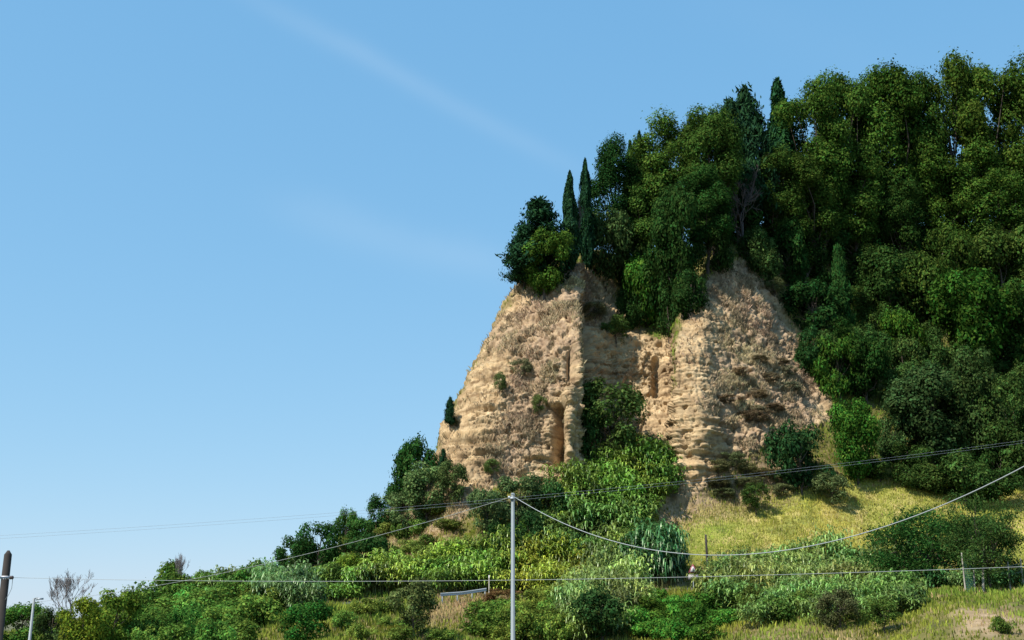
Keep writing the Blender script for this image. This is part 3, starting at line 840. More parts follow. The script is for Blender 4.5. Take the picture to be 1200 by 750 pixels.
G1 = 'trees along the hilltop ridge'
G2 = 'bushes on the wooded slope beside the cliff'
G3 = 'bushes on the low spur'
T = [
 # ---- hilltop above the nose of the cliff
 ('conifer', 632, 230, 342, 78, CY, 'dark ragged conifer leaning over the cliff edge, outermost tree of the ridge', G1),
 ('conifer', 615, 262, 338, 46, CY, 'small dark conifer at the very lip of the cliff', G1),
 ('leafy', 638, 272, 348, 66, (0.060, 0.088, 0.016), 'low rounded green tree in front of the ragged conifer on the cliff lip', G1),
 ('cypress', 669, 203, 318, 22, CY, 'slim pointed cypress standing alone beside a grey dead tree', G1),
 ('cypress', 688, 187, 318, 21, CY, 'slim tall cypress between the grey dead tree and the dark rounded trees', G1),
 ('bare', 677, 214, 318, 16, (1, 1, 1), 'thin grey dead tree between two slim cypresses', G1),
 ('oak', 724, 168, 322, 66, (0.024, 0.050, 0.015), 'dark dense tree just behind the two slim cypresses', G1),
 ('cypress', 752, 156, 300, 26, (0.018, 0.040, 0.018), 'dark pointed cypress top rising behind the dense tree', G1),
 ('cypress', 742, 166, 300, 20, (0.018, 0.040, 0.018), 'shorter dark cypress top beside the pointed one', G1),
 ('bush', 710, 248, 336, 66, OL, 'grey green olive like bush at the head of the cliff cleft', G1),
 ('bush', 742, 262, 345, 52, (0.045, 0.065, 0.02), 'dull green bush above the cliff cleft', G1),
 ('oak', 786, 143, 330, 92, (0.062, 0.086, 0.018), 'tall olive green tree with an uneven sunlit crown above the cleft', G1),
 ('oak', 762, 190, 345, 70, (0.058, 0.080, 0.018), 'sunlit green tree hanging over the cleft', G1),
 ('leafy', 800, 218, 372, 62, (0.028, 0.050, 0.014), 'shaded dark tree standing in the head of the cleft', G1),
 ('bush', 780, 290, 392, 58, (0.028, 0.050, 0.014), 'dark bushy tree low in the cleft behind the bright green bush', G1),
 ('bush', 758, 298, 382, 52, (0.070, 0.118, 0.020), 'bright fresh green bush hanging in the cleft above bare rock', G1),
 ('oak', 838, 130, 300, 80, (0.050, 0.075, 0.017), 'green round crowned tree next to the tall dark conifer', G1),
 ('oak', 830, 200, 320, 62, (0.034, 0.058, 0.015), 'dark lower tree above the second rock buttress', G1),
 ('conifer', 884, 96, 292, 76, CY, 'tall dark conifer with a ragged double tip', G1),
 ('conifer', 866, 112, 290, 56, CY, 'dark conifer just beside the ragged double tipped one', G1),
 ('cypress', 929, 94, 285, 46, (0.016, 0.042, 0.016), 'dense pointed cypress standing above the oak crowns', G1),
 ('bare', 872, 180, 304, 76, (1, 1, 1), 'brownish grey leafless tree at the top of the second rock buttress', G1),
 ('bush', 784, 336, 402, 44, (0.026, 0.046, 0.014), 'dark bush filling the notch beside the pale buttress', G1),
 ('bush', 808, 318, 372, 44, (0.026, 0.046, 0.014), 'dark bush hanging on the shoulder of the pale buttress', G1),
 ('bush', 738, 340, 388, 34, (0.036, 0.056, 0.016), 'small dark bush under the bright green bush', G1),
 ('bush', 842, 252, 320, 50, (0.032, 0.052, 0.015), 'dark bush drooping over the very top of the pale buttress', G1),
 ('bush', 884, 268, 318, 40, (0.036, 0.056, 0.018), 'small dark bush beside the leafless tree on the buttress top', G1),
 # ---- ridge oaks
 ('oak', 912, 168, 312, 70, (0.050, 0.072, 0.016), 'oak below the dense pointed cypress', G1),
 ('oak', 962, 96, 320, 92, (0.058, 0.080, 0.016), 'big oak beside the dense pointed cypress', G1),
 ('oak', 1005, 84, 316, 84, (0.052, 0.076, 0.016), 'big oak whose crown has two sunlit humps', G1),
 ('oak', 1052, 84, 318, 92, (0.060, 0.082, 0.016), 'broad ridge oak with a flat topped crown', G1),
 ('oak', 1092, 92, 318, 70, (0.048, 0.074, 0.016), 'narrow ridge oak wedged between broader ones', G1),
 ('oak', 1130, 66, 318, 88, (0.062, 0.082, 0.016), 'tallest oak of the ridge with a domed crown', G1),
 ('oak', 1182, 74, 316, 96, (0.058, 0.082, 0.016), 'wide yellowish green oak beside the tallest one', G1),
 ('oak', 1236, 80, 316, 96, (0.060, 0.080, 0.016), 'ridge oak beyond the wide yellowish one', G1),
 ('oak', 944, 186, 338, 74, (0.060, 0.078, 0.017), 'lower oak on the slope above the pale buttress', G1),
 ('oak', 1000, 176, 338, 78, (0.056, 0.078, 0.016), 'middle storey oak under the two humped crown', G1),
 ('oak', 1110, 172, 335, 84, (0.060, 0.084, 0.016), 'middle storey oak with yellow green leaf clumps', G1),
 ('oak', 1168, 178, 340, 90, (0.056, 0.080, 0.016), 'middle storey oak under the tallest oak', G1),
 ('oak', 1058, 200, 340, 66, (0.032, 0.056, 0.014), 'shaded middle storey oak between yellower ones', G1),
 # ---- wooded slope right of the cliff
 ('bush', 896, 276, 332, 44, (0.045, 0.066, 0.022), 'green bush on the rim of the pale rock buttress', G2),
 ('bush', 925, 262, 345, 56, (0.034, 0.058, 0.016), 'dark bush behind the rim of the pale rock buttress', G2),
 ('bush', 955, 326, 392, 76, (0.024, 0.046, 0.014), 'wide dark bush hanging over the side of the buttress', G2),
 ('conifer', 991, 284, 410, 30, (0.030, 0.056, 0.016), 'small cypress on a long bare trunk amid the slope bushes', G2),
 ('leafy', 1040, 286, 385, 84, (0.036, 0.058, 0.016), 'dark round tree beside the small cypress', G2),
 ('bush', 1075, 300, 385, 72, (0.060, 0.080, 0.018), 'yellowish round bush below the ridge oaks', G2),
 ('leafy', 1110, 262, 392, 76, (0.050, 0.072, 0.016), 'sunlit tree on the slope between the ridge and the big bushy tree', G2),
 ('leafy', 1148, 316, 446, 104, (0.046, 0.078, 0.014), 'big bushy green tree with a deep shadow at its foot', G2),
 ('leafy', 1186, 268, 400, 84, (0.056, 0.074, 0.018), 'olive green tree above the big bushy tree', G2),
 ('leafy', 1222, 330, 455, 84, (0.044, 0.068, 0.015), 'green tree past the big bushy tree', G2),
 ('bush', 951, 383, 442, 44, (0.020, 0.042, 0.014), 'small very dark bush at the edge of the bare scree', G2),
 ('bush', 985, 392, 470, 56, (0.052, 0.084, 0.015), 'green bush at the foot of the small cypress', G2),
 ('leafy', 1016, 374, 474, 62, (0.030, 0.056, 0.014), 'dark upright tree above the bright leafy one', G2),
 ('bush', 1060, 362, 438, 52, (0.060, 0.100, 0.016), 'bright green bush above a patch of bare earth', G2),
 ('leafy', 1006, 468, 568, 64, (0.060, 0.105, 0.018), 'bright leafy tree standing at the upper edge of the meadow', G2),
 ('bush', 940, 496, 580, 72, (0.030, 0.052, 0.020), 'dark rounded bush at the foot of the scree', G2),
 ('bush', 1048, 486, 545, 40, (0.052, 0.070, 0.026), 'small dull bush beside the bright leafy tree', G2),
 ('leafy', 1100, 430, 552, 92, (0.046, 0.066, 0.026), 'greyish green spreading tree below the bare earth patch', G2),
 ('leafy', 1152, 412, 552, 80, (0.044, 0.064, 0.022), 'tall greyish green tree on the upper meadow edge', G2),
 ('leafy', 1192, 446, 566, 76, (0.050, 0.070, 0.020), 'green tree at the upper meadow edge where the upper wire passes', G2),
 ('bush', 1132, 530, 590, 70, (0.060, 0.085, 0.024), 'low bush on the meadow behind the feathery tree', G2),
 ('scrub', 975, 555, 592, 44, (0.10, 0.10, 0.045), 'dry pale shrub on the meadow below the dark rounded bush', G2),
 ('scrub', 886, 566, 604, 34, (0.070, 0.080, 0.022), 'small green shrub alone on the meadow', G2),
 # ---- trees by the fence
 ('feather', 1090, 556, 690, 120, (0.036, 0.066, 0.018), 'feathery leaved tree with dark limbs behind the fence posts', None),
 ('feather', 1162, 556, 689, 84, (0.046, 0.066, 0.020), 'sparse open tree with bent limbs above the thick stake', None),
 # ---- on and below the cliff
 ('scrub', 716, 446, 540, 96, (0.062, 0.078, 0.024), 'dark rounded bush in the mouth of the cliff cleft', None),
 ('bush', 690, 470, 540, 40, (0.034, 0.054, 0.018), 'narrow dark bush against the rock column', None),
 ('conifer', 527, 464, 502, 15, CY, 'tiny dark conifer clinging to the outer edge of the cliff', None),
 ('conifer', 519, 525, 560, 14, CY, 'tiny spiky conifer at the cliff foot above the spur', None),
 # ---- the spur
 ('bush', 489, 514, 590, 56, (0.040, 0.080, 0.022), 'fresh green tree at the foot of the cliff on the skyline', G3),
 ('bush', 470, 548, 600, 40, (0.040, 0.076, 0.024), 'green bush on the skyline beside the fresh green tree', G3),
 ('scrub', 500, 542, 616, 62, (0.105, 0.125, 0.050), 'grey green feathery shrub in front of the skyline trees', G3),
 ('scrub', 530, 540, 590, 36, (0.090, 0.090, 0.034), 'brownish green shrub against the bedded rock', G3),
 ('scrub', 478, 575, 630, 50, (0.105, 0.125, 0.055), 'grey green shrub below the skyline bush', G3),
 ('bush', 447, 580, 628, 36, (0.036, 0.070, 0.022), 'small skyline bush on the bend of the spur', G3),
 ('bush', 428, 606, 640, 40, (0.050, 0.090, 0.024), 'low green skyline bush on the bend of the spur', G3),
 ('bush', 404, 596, 650, 30, (0.060, 0.100, 0.026), 'bright little bush on the spur crest', G3),
 ('bush', 372, 612, 672, 58, (0.036, 0.070, 0.020), 'dark bush high on the spur crest', G3),
 ('bush', 346, 626, 676, 44, (0.036, 0.066, 0.020), 'dark bush at the lower end of the spur crest group', G3),
 ('bush', 438, 624, 678, 52, (0.034, 0.058, 0.018), 'dark green bush on the spur side above the canes', G3),
 ('bush', 412, 650, 690, 44, (0.110, 0.130, 0.020), 'yellow green bush on the spur side', G3),
 ('bush', 394, 660, 700, 40, (0.060, 0.080, 0.020), 'green bush under the yellow green one on the spur side', G3),
 ('bush', 606, 556, 615, 70, (0.080, 0.105, 0.045), 'grey green bush at the foot of the nose of the cliff', G3),
 ('bush', 570, 572, 622, 46, (0.095, 0.115, 0.05), 'lighter grey green bush below the bedded rock', G3),
 ('bush', 640, 562, 625, 52, (0.046, 0.072, 0.024), 'green bush behind the top of the steel pole', G3),
 ('bush', 628, 600, 650, 56, (0.026, 0.050, 0.018), 'dark bush just beside the steel pole', G3),
 ('bush', 590, 612, 660, 44, (0.032, 0.056, 0.018), 'dark bush under the grey green ones by the steel pole', G3),
 # ---- lower left
 ('bush', 24, 706, 756, 58, (0.070, 0.105, 0.022), 'soft green hedge bush behind the wooden pole', None),
 ('bush', 58, 712, 756, 46, (0.070, 0.085, 0.030), 'brownish green hedge bush behind the lamp post', None),
 ('twiggy', 80, 654, 752, 74, (1, 1, 1), 'leafless grey twiggy tree beside the yellow green bush', None),
 ('twiggy', 208, 640, 700, 30, (1, 1, 1), 'small leafless twiggy tree poking from the brambles', None),
 ('bush', 98, 700, 766, 60, (0.160, 0.165, 0.022), 'yellow green bush at the end of the hedge', None),
 ('bush', 132, 688, 762, 60, (0.110, 0.135, 0.022), 'yellowish bramble bush next to the yellow green one', None),
 ('scrub', 484, 678, 748, 58, (0.095, 0.090, 0.035), 'brownish thin twigged shrub on the bank below the guardrail', None),
 ('bush', 355, 704, 756, 62, (0.040, 0.085, 0.018), 'round dark green bush at the foot of the bank', None),
 ('scrub', 586, 690, 716, 40, (0.16, 0.07, 0.035), 'rusty red dead shrub beside the steel pole', None),
 ('bush', 706, 690, 752, 70, (0.026, 0.046, 0.016), 'bush coloured dark to stand for the shade under the pale canes', None),  # leaf colour darkened to give the shadow below the canes
 ('scrub', 985, 690, 738, 46, (0.070, 0.060, 0.030), 'brown stemmed shrub on the bank below the canes', None),
 ('scrub', 1036, 700, 742, 44, (0.100, 0.115, 0.028), 'yellow green shrub on the bank below the fence', None),
 ('bramble', 1175, 722, 742, 26, (0.07, 0.09, 0.02), 'little green shrub on the bare soil bank', None),
 # ---- small green shrubs on the cliff face
 ('scrub', 632, 462, 486, 20, (0.11, 0.11, 0.04), 'olive shrub clinging to the middle of the cliff nose', None),
 ('scrub', 586, 436, 464, 18, (0.10, 0.10, 0.04), 'pale olive shrub high on the outer cliff face', None),
 ('scrub', 722, 370, 404, 34, (0.075, 0.085, 0.024), 'green shrub in the upper cleft of the cliff', None),
 ('scrub', 576, 538, 560, 22, (0.08, 0.09, 0.03), 'olive shrub low on the outer cliff face', None),
 ('scrub', 698, 352, 378, 30, (0.12, 0.085, 0.05), 'brown shrub on the shoulder of the cliff nose', None),
 ('scrub', 612, 420, 446, 26, (0.15, 0.11, 0.065), 'dry brown shrub high on the cliff nose', None),
 ('scrub', 908, 326, 352, 26, (0.09, 0.085, 0.04), 'dull shrub on the rim of the scree', None),
]
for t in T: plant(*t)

# ---- masses of canes and brambles, each clump a plant of its own
ANCHOR = {'guardrail': (541, 700), 'warning sign': (812, 690), 'leaning stake': (1153, 692), 'rusty dead shrub': (586, 712), 'cleft bush': (716, 530),
          'bare soil bank': (1150, 728), 'brown twiggy shrub': (484, 742), 'round dark bush': (355, 752), 'leafless tree': (208, 695), 'yellow green bush': (98, 755),
          'bright leafy tree': (1006, 562), 'small conifer': (991, 405), 'big bushy tree': (1148, 440), 'feathery tree': (1090, 690), 'ragged tall conifer': (884, 290),
          'rock column': (662, 548), 'lone meadow shrub': (886, 602), 'dark meadow post': (829, 668), 'grey green skyline shrub': (500, 612), 'spur crest': (372, 668),
          'drooping canes': (768, 680), 'tallest ridge oak': (1130, 316), 'pointed cypress': (925, 290)}
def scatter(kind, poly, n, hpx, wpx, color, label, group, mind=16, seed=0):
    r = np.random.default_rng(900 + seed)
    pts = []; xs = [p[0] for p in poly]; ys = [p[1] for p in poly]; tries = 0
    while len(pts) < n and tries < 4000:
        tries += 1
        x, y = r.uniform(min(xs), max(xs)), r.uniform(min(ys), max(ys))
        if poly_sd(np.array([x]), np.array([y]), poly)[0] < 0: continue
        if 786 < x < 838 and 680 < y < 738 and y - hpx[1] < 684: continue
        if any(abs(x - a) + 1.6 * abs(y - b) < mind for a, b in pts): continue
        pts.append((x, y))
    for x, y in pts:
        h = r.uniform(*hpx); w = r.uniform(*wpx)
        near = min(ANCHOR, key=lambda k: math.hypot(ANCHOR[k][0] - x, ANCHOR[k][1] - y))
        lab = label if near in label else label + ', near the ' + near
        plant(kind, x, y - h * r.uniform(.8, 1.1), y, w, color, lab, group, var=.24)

scatter('cane', [(700, 565), (775, 535), (778, 575), (740, 610), (690, 625), (640, 625), (660, 590)], 22, (36, 52), (44, 58), CN, 'green cane clump on the slope under the cliff cleft', 'canes under the cliff cleft', 24, 1)
scatter('cane', [(640, 640), (740, 618), (745, 668), (700, 690), (640, 668)], 14, (42, 56), (46, 60), (0.140, 0.175, 0.045), 'green cane clump beside the drooping ones', 'canes beside the drooping clump', 26, 2)
scatter('cane', [(530, 662), (600, 650), (600, 698), (500, 698), (430, 700), (450, 680)], 15, (36, 50), (42, 56), (0.195, 0.215, 0.036), 'green cane clump above the guardrail', 'canes above the guardrail', 25, 3)
scatter('cane', [(606, 668), (680, 660), (690, 700), (610, 700)], 12, (36, 50), (42, 56), CNY, 'yellow green cane clump behind the steel pole', 'yellow canes behind the steel pole', 24, 4)
scatter('tall_cane', [(746, 672), (784, 668), (786, 686), (750, 690)], 6, (66, 80), (42, 52), CND, 'tall dark green drooping cane clump beside the warning sign', 'drooping canes beside the warning sign', 13, 5)
scatter('cane', [(668, 700), (745, 690), (740, 735), (690, 752), (664, 745)], 16, (46, 66), (42, 54), CNP, 'pale leaved cane clump hanging over deep shade', 'pale canes over the deep shade', 23, 6)
scatter('cane', [(806, 690), (860, 676), (960, 668), (1050, 680), (1060, 700), (960, 712), (810, 722)], 40, (44, 58), (46, 60), CNP, 'pale green cane clump below the meadow', 'pale canes below the meadow', 29, 7)
scatter('cane', [(860, 715), (960, 708), (1075, 700), (1085, 712), (1020, 730), (880, 735)], 14, (36, 48), (44, 56), (0.150, 0.180, 0.050), 'green cane clump at the lower edge of the thicket', 'canes at the lower edge of the thicket', 26, 8)
scatter('cane', [(1085, 690), (1205, 683), (1207, 687), (1090, 693)], 11, (22, 30), (36, 46), (0.120, 0.170, 0.060), 'short fresh green cane clump behind the fence posts', 'short canes behind the fence', 14, 9)
scatter('cane', [(305, 704), (360, 696), (366, 716), (318, 728)], 9, (44, 56), (40, 50), (0.105, 0.150, 0.055), 'pale green cane clump on the spur above the round bush', 'canes above the round bush', 14, 10)
scatter('cane', [(372, 690), (440, 664), (446, 700), (380, 706)], 8, (30, 42), (36, 48), CN, 'short green cane clump on the spur side', 'canes on the spur side', 17, 11)
scatter('bramble', [(120, 740), (200, 700), (330, 684), (310, 720), (290, 760), (150, 770)], 42, (28, 42), (44, 60), (0.090, 0.122, 0.026), 'dark green bramble bush low on the spur', 'brambles at the low end of the spur', 17, 12)
scatter('cane', [(235, 700), (300, 690), (300, 712), (240, 720)], 6, (34, 46), (40, 50), (0.125, 0.135, 0.030), 'yellowish cane clump among the dark brambles', 'yellowish canes among the brambles', 18, 13)
scatter('bramble', [(330, 672), (440, 630), (520, 600), (540, 630), (450, 690), (340, 690)], 26, (12, 24), (26, 40), (0.130, 0.135, 0.034), 'low olive green bush on the spur side', 'low bushes on the spur side', 19, 14)
scatter('bramble', [(560, 732), (670, 706), (672, 756), (560, 756)], 22, (22, 36), (38, 54), (0.125, 0.145, 0.030), 'olive green bramble bush around the steel pole', 'brambles around the steel pole', 18, 15)
scatter('bramble', [(735, 724), (800, 700), (850, 735), (850, 756), (735, 756)], 18, (20, 34), (36, 50), (0.070, 0.125, 0.022), 'fresh green bramble bush below the warning sign', 'brambles below the warning sign', 17, 16)
scatter('bramble', [(365, 725), (480, 712), (540, 735), (540, 756), (380, 756)], 8, (12, 22), (26, 40), (0.120, 0.135, 0.030), 'low green bush on the grassy bank', 'low bushes on the grassy bank', 26, 17)
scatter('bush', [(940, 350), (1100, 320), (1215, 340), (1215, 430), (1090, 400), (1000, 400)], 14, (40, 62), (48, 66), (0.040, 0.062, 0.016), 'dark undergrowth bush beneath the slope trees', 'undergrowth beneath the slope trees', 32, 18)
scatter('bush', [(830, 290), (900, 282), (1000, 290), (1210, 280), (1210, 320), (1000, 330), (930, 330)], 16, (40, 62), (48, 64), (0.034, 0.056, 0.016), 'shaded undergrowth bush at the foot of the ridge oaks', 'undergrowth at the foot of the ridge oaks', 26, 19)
scatter('bush', [(1020, 560), (1080, 545), (1215, 545), (1215, 590), (1060, 590)], 14, (32, 48), (42, 58), (0.050, 0.072, 0.020), 'dull green bush along the upper edge of the meadow', 'bushes along the upper edge of the meadow', 24, 20)
scatter('scrub', [(810, 575), (870, 540), (930, 560), (920, 585), (840, 592)], 9, (12, 22), (22, 34), (0.15, 0.12, 0.06), 'dry straw coloured shrub on the talus below the buttress', 'dry shrubs on the talus', 20, 21)
scatter('scrub', [(850, 420), (920, 420), (940, 470), (880, 510), (850, 500)], 12, (9, 16), (20, 32), (0.17, 0.105, 0.075), 'low reddish brown dry shrub on the scree', 'reddish dry shrubs on the scree', 20, 22)

scatter('bramble', [(806, 692), (960, 670), (1080, 680), (1085, 712), (880, 735), (815, 722)], 20, (26, 38), (34, 46), (0.080, 0.100, 0.024), 'dark leafy bush tucked between the pale canes', 'dark bushes between the pale canes', 30, 23)
scatter('bramble', [(640, 600), (770, 545), (775, 590), (740, 640), (650, 680), (600, 690), (500, 690), (600, 640)], 16, (24, 36), (32, 46), (0.080, 0.110, 0.022), 'dark leafy bush between the green canes', 'dark bushes between the green canes', 32, 24)
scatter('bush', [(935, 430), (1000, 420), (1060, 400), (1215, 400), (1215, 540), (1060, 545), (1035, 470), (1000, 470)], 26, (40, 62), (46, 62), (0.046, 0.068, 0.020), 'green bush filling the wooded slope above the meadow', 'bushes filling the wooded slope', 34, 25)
# ------------------------------------------------------------------ grasses (nobody could count them)
def grass(name, label, cat, mask, count, h, w, blades, color, lean=.45, seed=0, bend=True):
    r = np.random.default_rng(1200 + seed)
    PV = P.reshape(nv, nu, 3)
    a = np.linalg.norm(np.cross(PV[1:, :-1] - PV[:-1, :-1], PV[:-1, 1:] - PV[:-1, :-1]), axis=2)
    mk = mask[:-1, :-1] * a * ((GX > -30) & (GX < 1230) & (GY < 775) & (ROW < 8.05))[:-1, :-1]
    pr = (mk / mk.sum()).ravel()
    k = r.choice(len(pr), count, p=pr); iv, iu = np.divmod(k, nu - 1)
    s, t = r.random((2, count, 1))
    base = PV[iv, iu] * (1 - s) * (1 - t) + PV[iv, iu + 1] * s * (1 - t) + PV[iv + 1, iu] * (1 - s) * t + PV[iv + 1, iu + 1] * s * t
    clump = fbm(base[:, 0] * .25, base[:, 1] * .25, base[:, 2] * .25, 3, seed + 5)
    hh = np.repeat(r.uniform(*h, count) * (.6 + .8 * clump) * np.clip((base[:, 1] - 30) / 55, .35, 1), blades)
    b = np.repeat(base, blades, 0) + r.normal(0, .12, (count * blades, 3)) * np.array([1, 1, .1])
    n = len(b); th = r.random(n) * 2 * math.pi
    d = np.stack([np.cos(th), np.sin(th), 0 * th], 1); sd_ = np.stack([-np.sin(th), np.cos(th), 0 * th], 1)
    th2 = r.random(n) * 2 * math.pi
    sd_ = np.stack([-np.sin(th2), np.cos(th2), 0 * th2], 1)
    ln = (lean * r.random(n) * hh)[:, None]; ww = (w * r.uniform(.6, 1.3, n))[:, None]
    up = np.array([0, 0, 1.0])
    V = np.stack([b - sd_ * ww * .5 - up * .08, b + sd_ * ww * .5 - up * .08, b + d * ln * .35 + up * hh[:, None] * .6 + sd_ * ww * .35, b + d * ln + up * hh[:, None]], 1)
    tint = np.repeat(np.stack([np.clip(.5 + (np.repeat(clump, blades) - .5) * 1.2 + r.normal(0, .18, n), 0, 1), np.clip(np.repeat(fbm(base[:, 0] * .15, base[:, 1] * .15, base[:, 2] * .1, 2, seed + 15), blades) * 1.6 - .3 + r.normal(0, .12, n), 0, 1), r.random(n)], 1), 4, 0)
    me = build_mesh(name, V.reshape(-1, 3), quads=np.arange(n * 4).reshape(n, 4), mat=leaf_mat(name + '_blade', .03, .5, .25, own=color), tint=tint)
    return tag(link(name, me), label, cat, kind='stuff')

notrock = (1 - rock) * (1 - bench)
low = sstep(6.6, 5.6, ROW)
grass('meadow_grass', 'yellow green grass on the sloping meadow', 'grass', meadow * notrock * (1 - .6 * soil), 30000, (.07, .22), .06, 3, (0.36, 0.345, 0.068), seed=1)
greenm = notrock * (1 - meadow * (1 - .5 * sstep(.5, .62, fbm(x * .16, y * .16, z * .16, 3, 77)))) * (1 - dry * .75) * (1 - soil * .6) * np.where(ROW < 2, 1.6, 1) * (.25 + .75 * low) * (GY < 770)
grass('weeds', 'green weeds and rough grass over the slopes', 'weeds', greenm, 48000, (.22, .55), .09, 3, (0.19, 0.225, 0.036), seed=2)
grass('dry_grass', 'straw coloured dry grass in patches over the slopes', 'grass', dry * notrock * (1 - .5 * soil) + .10 * notrock * low * (1 - meadow) + .12 * meadow, 18000, (.18, .42), .06, 3, (0.36, 0.265, 0.125), seed=3)
brushm = rock * front * (np.clip(dryA + dryB, 0, 1) * 1.0 + .05) * sstep(.42, .58, fbm(x * .5, y * .5, z * .5, 3, 140))
grass('dry_brush', 'brown dry brush clinging to the cliff face', 'brush', brushm, 20000, (.18, .5), .05, 4, (0.33, 0.245, 0.155), lean=1.1, seed=4)
# ------------------------------------------------------------------ poles, cables, sign, guardrail, fence
def straight(name, a, b, ra, rb, mat, parent=None, sides=10):
    G = Geo(); G.tube([a, b], [ra, rb], sides); return link(name, G.mesh(name, mat, True), parent)

def cable(name, pts, rad, mat, label, group=None, sides=5):
    """hanging wire through world points (given with enough of them for the sag)"""
    G = Geo(); G.tube(pts, rad, sides); o = link(name, G.mesh(name, mat, True))
    return tag(o, label, 'cable', group)

def sag(a, b, s, n=28):
    a, b = np.array(a, float), np.array(b, float); t = np.linspace(0, 1, n)
    p = a + (b - a) * t[:, None]; p[:, 2] -= 4 * s * t * (1 - t); return p

# steel pole
ptop = vat(601, 579, 40.0)
sp = bpy.data.objects.new('steel_pole', None); col.objects.link(sp); sp.location = (ptop.x, ptop.y, 0)
tag(sp, 'slim grey steel utility pole carrying the thick pale cable', 'pole')
straight('shaft', (0, 0, -.4), (0, 0, ptop.z), 0.082, .064, M_steel, sp, 14)
G = Geo(); G.tube([(0, 0, ptop.z - .02), (0, 0, ptop.z + .04)], [.08, .05], 12); link('cap', G.mesh('cap', M_steel, True), sp)
G = Geo(); G.box((0, 0, ptop.z - .16), (.10, .10, .03)); G.box((-.12, 0, ptop.z - .12), (.05, .02, .05)); link('clamp', G.mesh('clamp', M_wire), sp)

# steel pole standing past the frame, the other end of the cable
rtop = vat(1300, 488, 24.0)
sp2 = bpy.data.objects.new('steel_pole', None); col.objects.link(sp2)
sp2.location = (rtop.x, rtop.y, drop(rtop.x, rtop.y))
tag(sp2, 'grey steel utility pole at the far end of the thick pale cable', 'pole')
h2 = rtop.z - sp2.location.z
straight('shaft', (0, 0, -.4), (0, 0, h2 + .15), .11, .08, M_steel, sp2, 14)
G = Geo(); G.box((0, 0, h2), (.10, .10, .04)); link('clamp', G.mesh('clamp', M_wire), sp2)

A = np.array(ptop) + (0.02, 0, -.08); B = np.array(rtop)
cable('thick_cable', sag(A, B, 2.5, 48), .013, M_cable, 'thick pale bundled cable sagging from the steel pole', None, 6)

# lamp post, far left
lt = vat(40, 701, 60.0)
lp = bpy.data.objects.new('lamp_post', None); col.objects.link(lp); lp.location = (lt.x, lt.y, 0)
tag(lp, 'thin grey street lamp post beside the hedge', 'lamp post')
straight('shaft', (0, 0, -.4), (0, 0, lt.z), 0.085, .06, M_steel, lp, 10)
G = Geo(); G.tube([(0, 0, lt.z - .05), (.12, 0, lt.z + .02), (.24, 0, lt.z)], [.04, .04, .03], 6); arm = link('arm', G.mesh('arm', M_steel, True), lp)
G = Geo(); G.box((.30, 0, lt.z - .03), (.16, .09, .045)); link('lamp_head', G.mesh('lamp_head', M_wire), arm)

A = np.array(ptop) + (-.05, 0, -.1); B = np.array((lt.x, lt.y, lt.z - .2))
cable('thin_cable', sag(A, B, .55, 40), .009, M_cable, 'thin pale cable running from the steel pole down to the lamp post')

# wooden pole
wy = 33.0
wt = vat(10, 645, wy)
wp = bpy.data.objects.new('wooden_pole', None); col.objects.link(wp); wp.location = (wt.x, wt.y, 0)
tag(wp, 'dark weathered wooden utility pole with a pointed top', 'pole')
G = Geo(); G.tube([(0, 0, -.4), (0, 0, wt.z - .12), (0, 0, wt.z)], [.135, .108, .03], 14); link('shaft', G.mesh('shaft', M_wood, True), wp)
az = vat(10, 677, wy).z
G = Geo(); G.tube([(-.36, -.10, az), (.22, -.10, az)], [.03, .03], 8); xa = link('crossarm', G.mesh('crossarm', M_wire, True), wp)
G = Geo(); G.tube([(0, 0, az - .04), (0, 0, az + .05)], [.118, .118], 14); link('clamp_band', G.mesh('clamp_band', M_white, True), wp)
for sx in (-.38, .22):
    G = Geo(); G.tube([(sx - .05, -.10, az), (sx - .02, -.10, az), (sx, -.10, az), (sx + .03, -.10, az), (sx + .06, -.10, az)], [.035, .06, .04, .06, .03], 8)
    link('insulator', G.mesh('insulator', M_porc, True), xa)
G = Geo(); G.tube([(.26, -.10, az), (.27, -.12, az - .3), (.20, -.13, az - .5), (.11, -.10, az - .62)], .008, 4); link('dangling_wire', G.mesh('dangling_wire', M_wire, True), wp)

A = np.array((wt.x + .27, wt.y - .10, az)); B = np.array(vat(1300, 659, 24.0))
B = np.array((rtop.x, rtop.y, B[2]))
m = vat(600, 681, 29.0); tt = (m.x - A[0]) / (B[0] - A[0]); lin = A[2] + (B[2] - A[2]) * tt
cable('thin_wire', sag(A, B, max(.05, (lin - m.z) / (4 * tt * (1 - tt))), 40), .0055, M_cable, 'long level thin wire from the wooden pole past the steel pole')

# the high pair of wires crossing the slope, between two wooden poles past the frame
ends = []
for px, py, Y in ((-230, 640, 62.0), (1420, 484, 80.0)):
    e = vat(px, py, Y)
    o = bpy.data.objects.new('wooden_pole', None); col.objects.link(o); gz = drop(e.x, e.y); o.location = (e.x, e.y, gz)
    tag(o, 'plain wooden pole holding the pair of thin wires, ' + ('out on the valley floor' if px < 0 else 'up on the meadow'), 'pole')
    G = Geo(); G.tube([(0, 0, -.4), (0, 0, e.z - gz + .2), (0, 0, e.z - gz + .3)], [.15, .11, .03], 12); link('shaft', G.mesh('shaft', M_wood, True), o)
    G = Geo(); G.tube([(0, -.12, e.z - gz), (0, -.12, e.z - gz + .2)], [.05, .03], 8); link('insulator', G.mesh('insulator', M_porc, True), o)
    ends.append(np.array((e.x, e.y, e.z)))
m = vat(600, 586, 62 + 18 * (600 + 230) / 1650)
A, B = ends; tt = (m.x - A[0]) / (B[0] - A[0]); lin = A[2] + (B[2] - A[2]) * tt
s_ = max(.1, (lin - m.z) / (4 * tt * (1 - tt)))
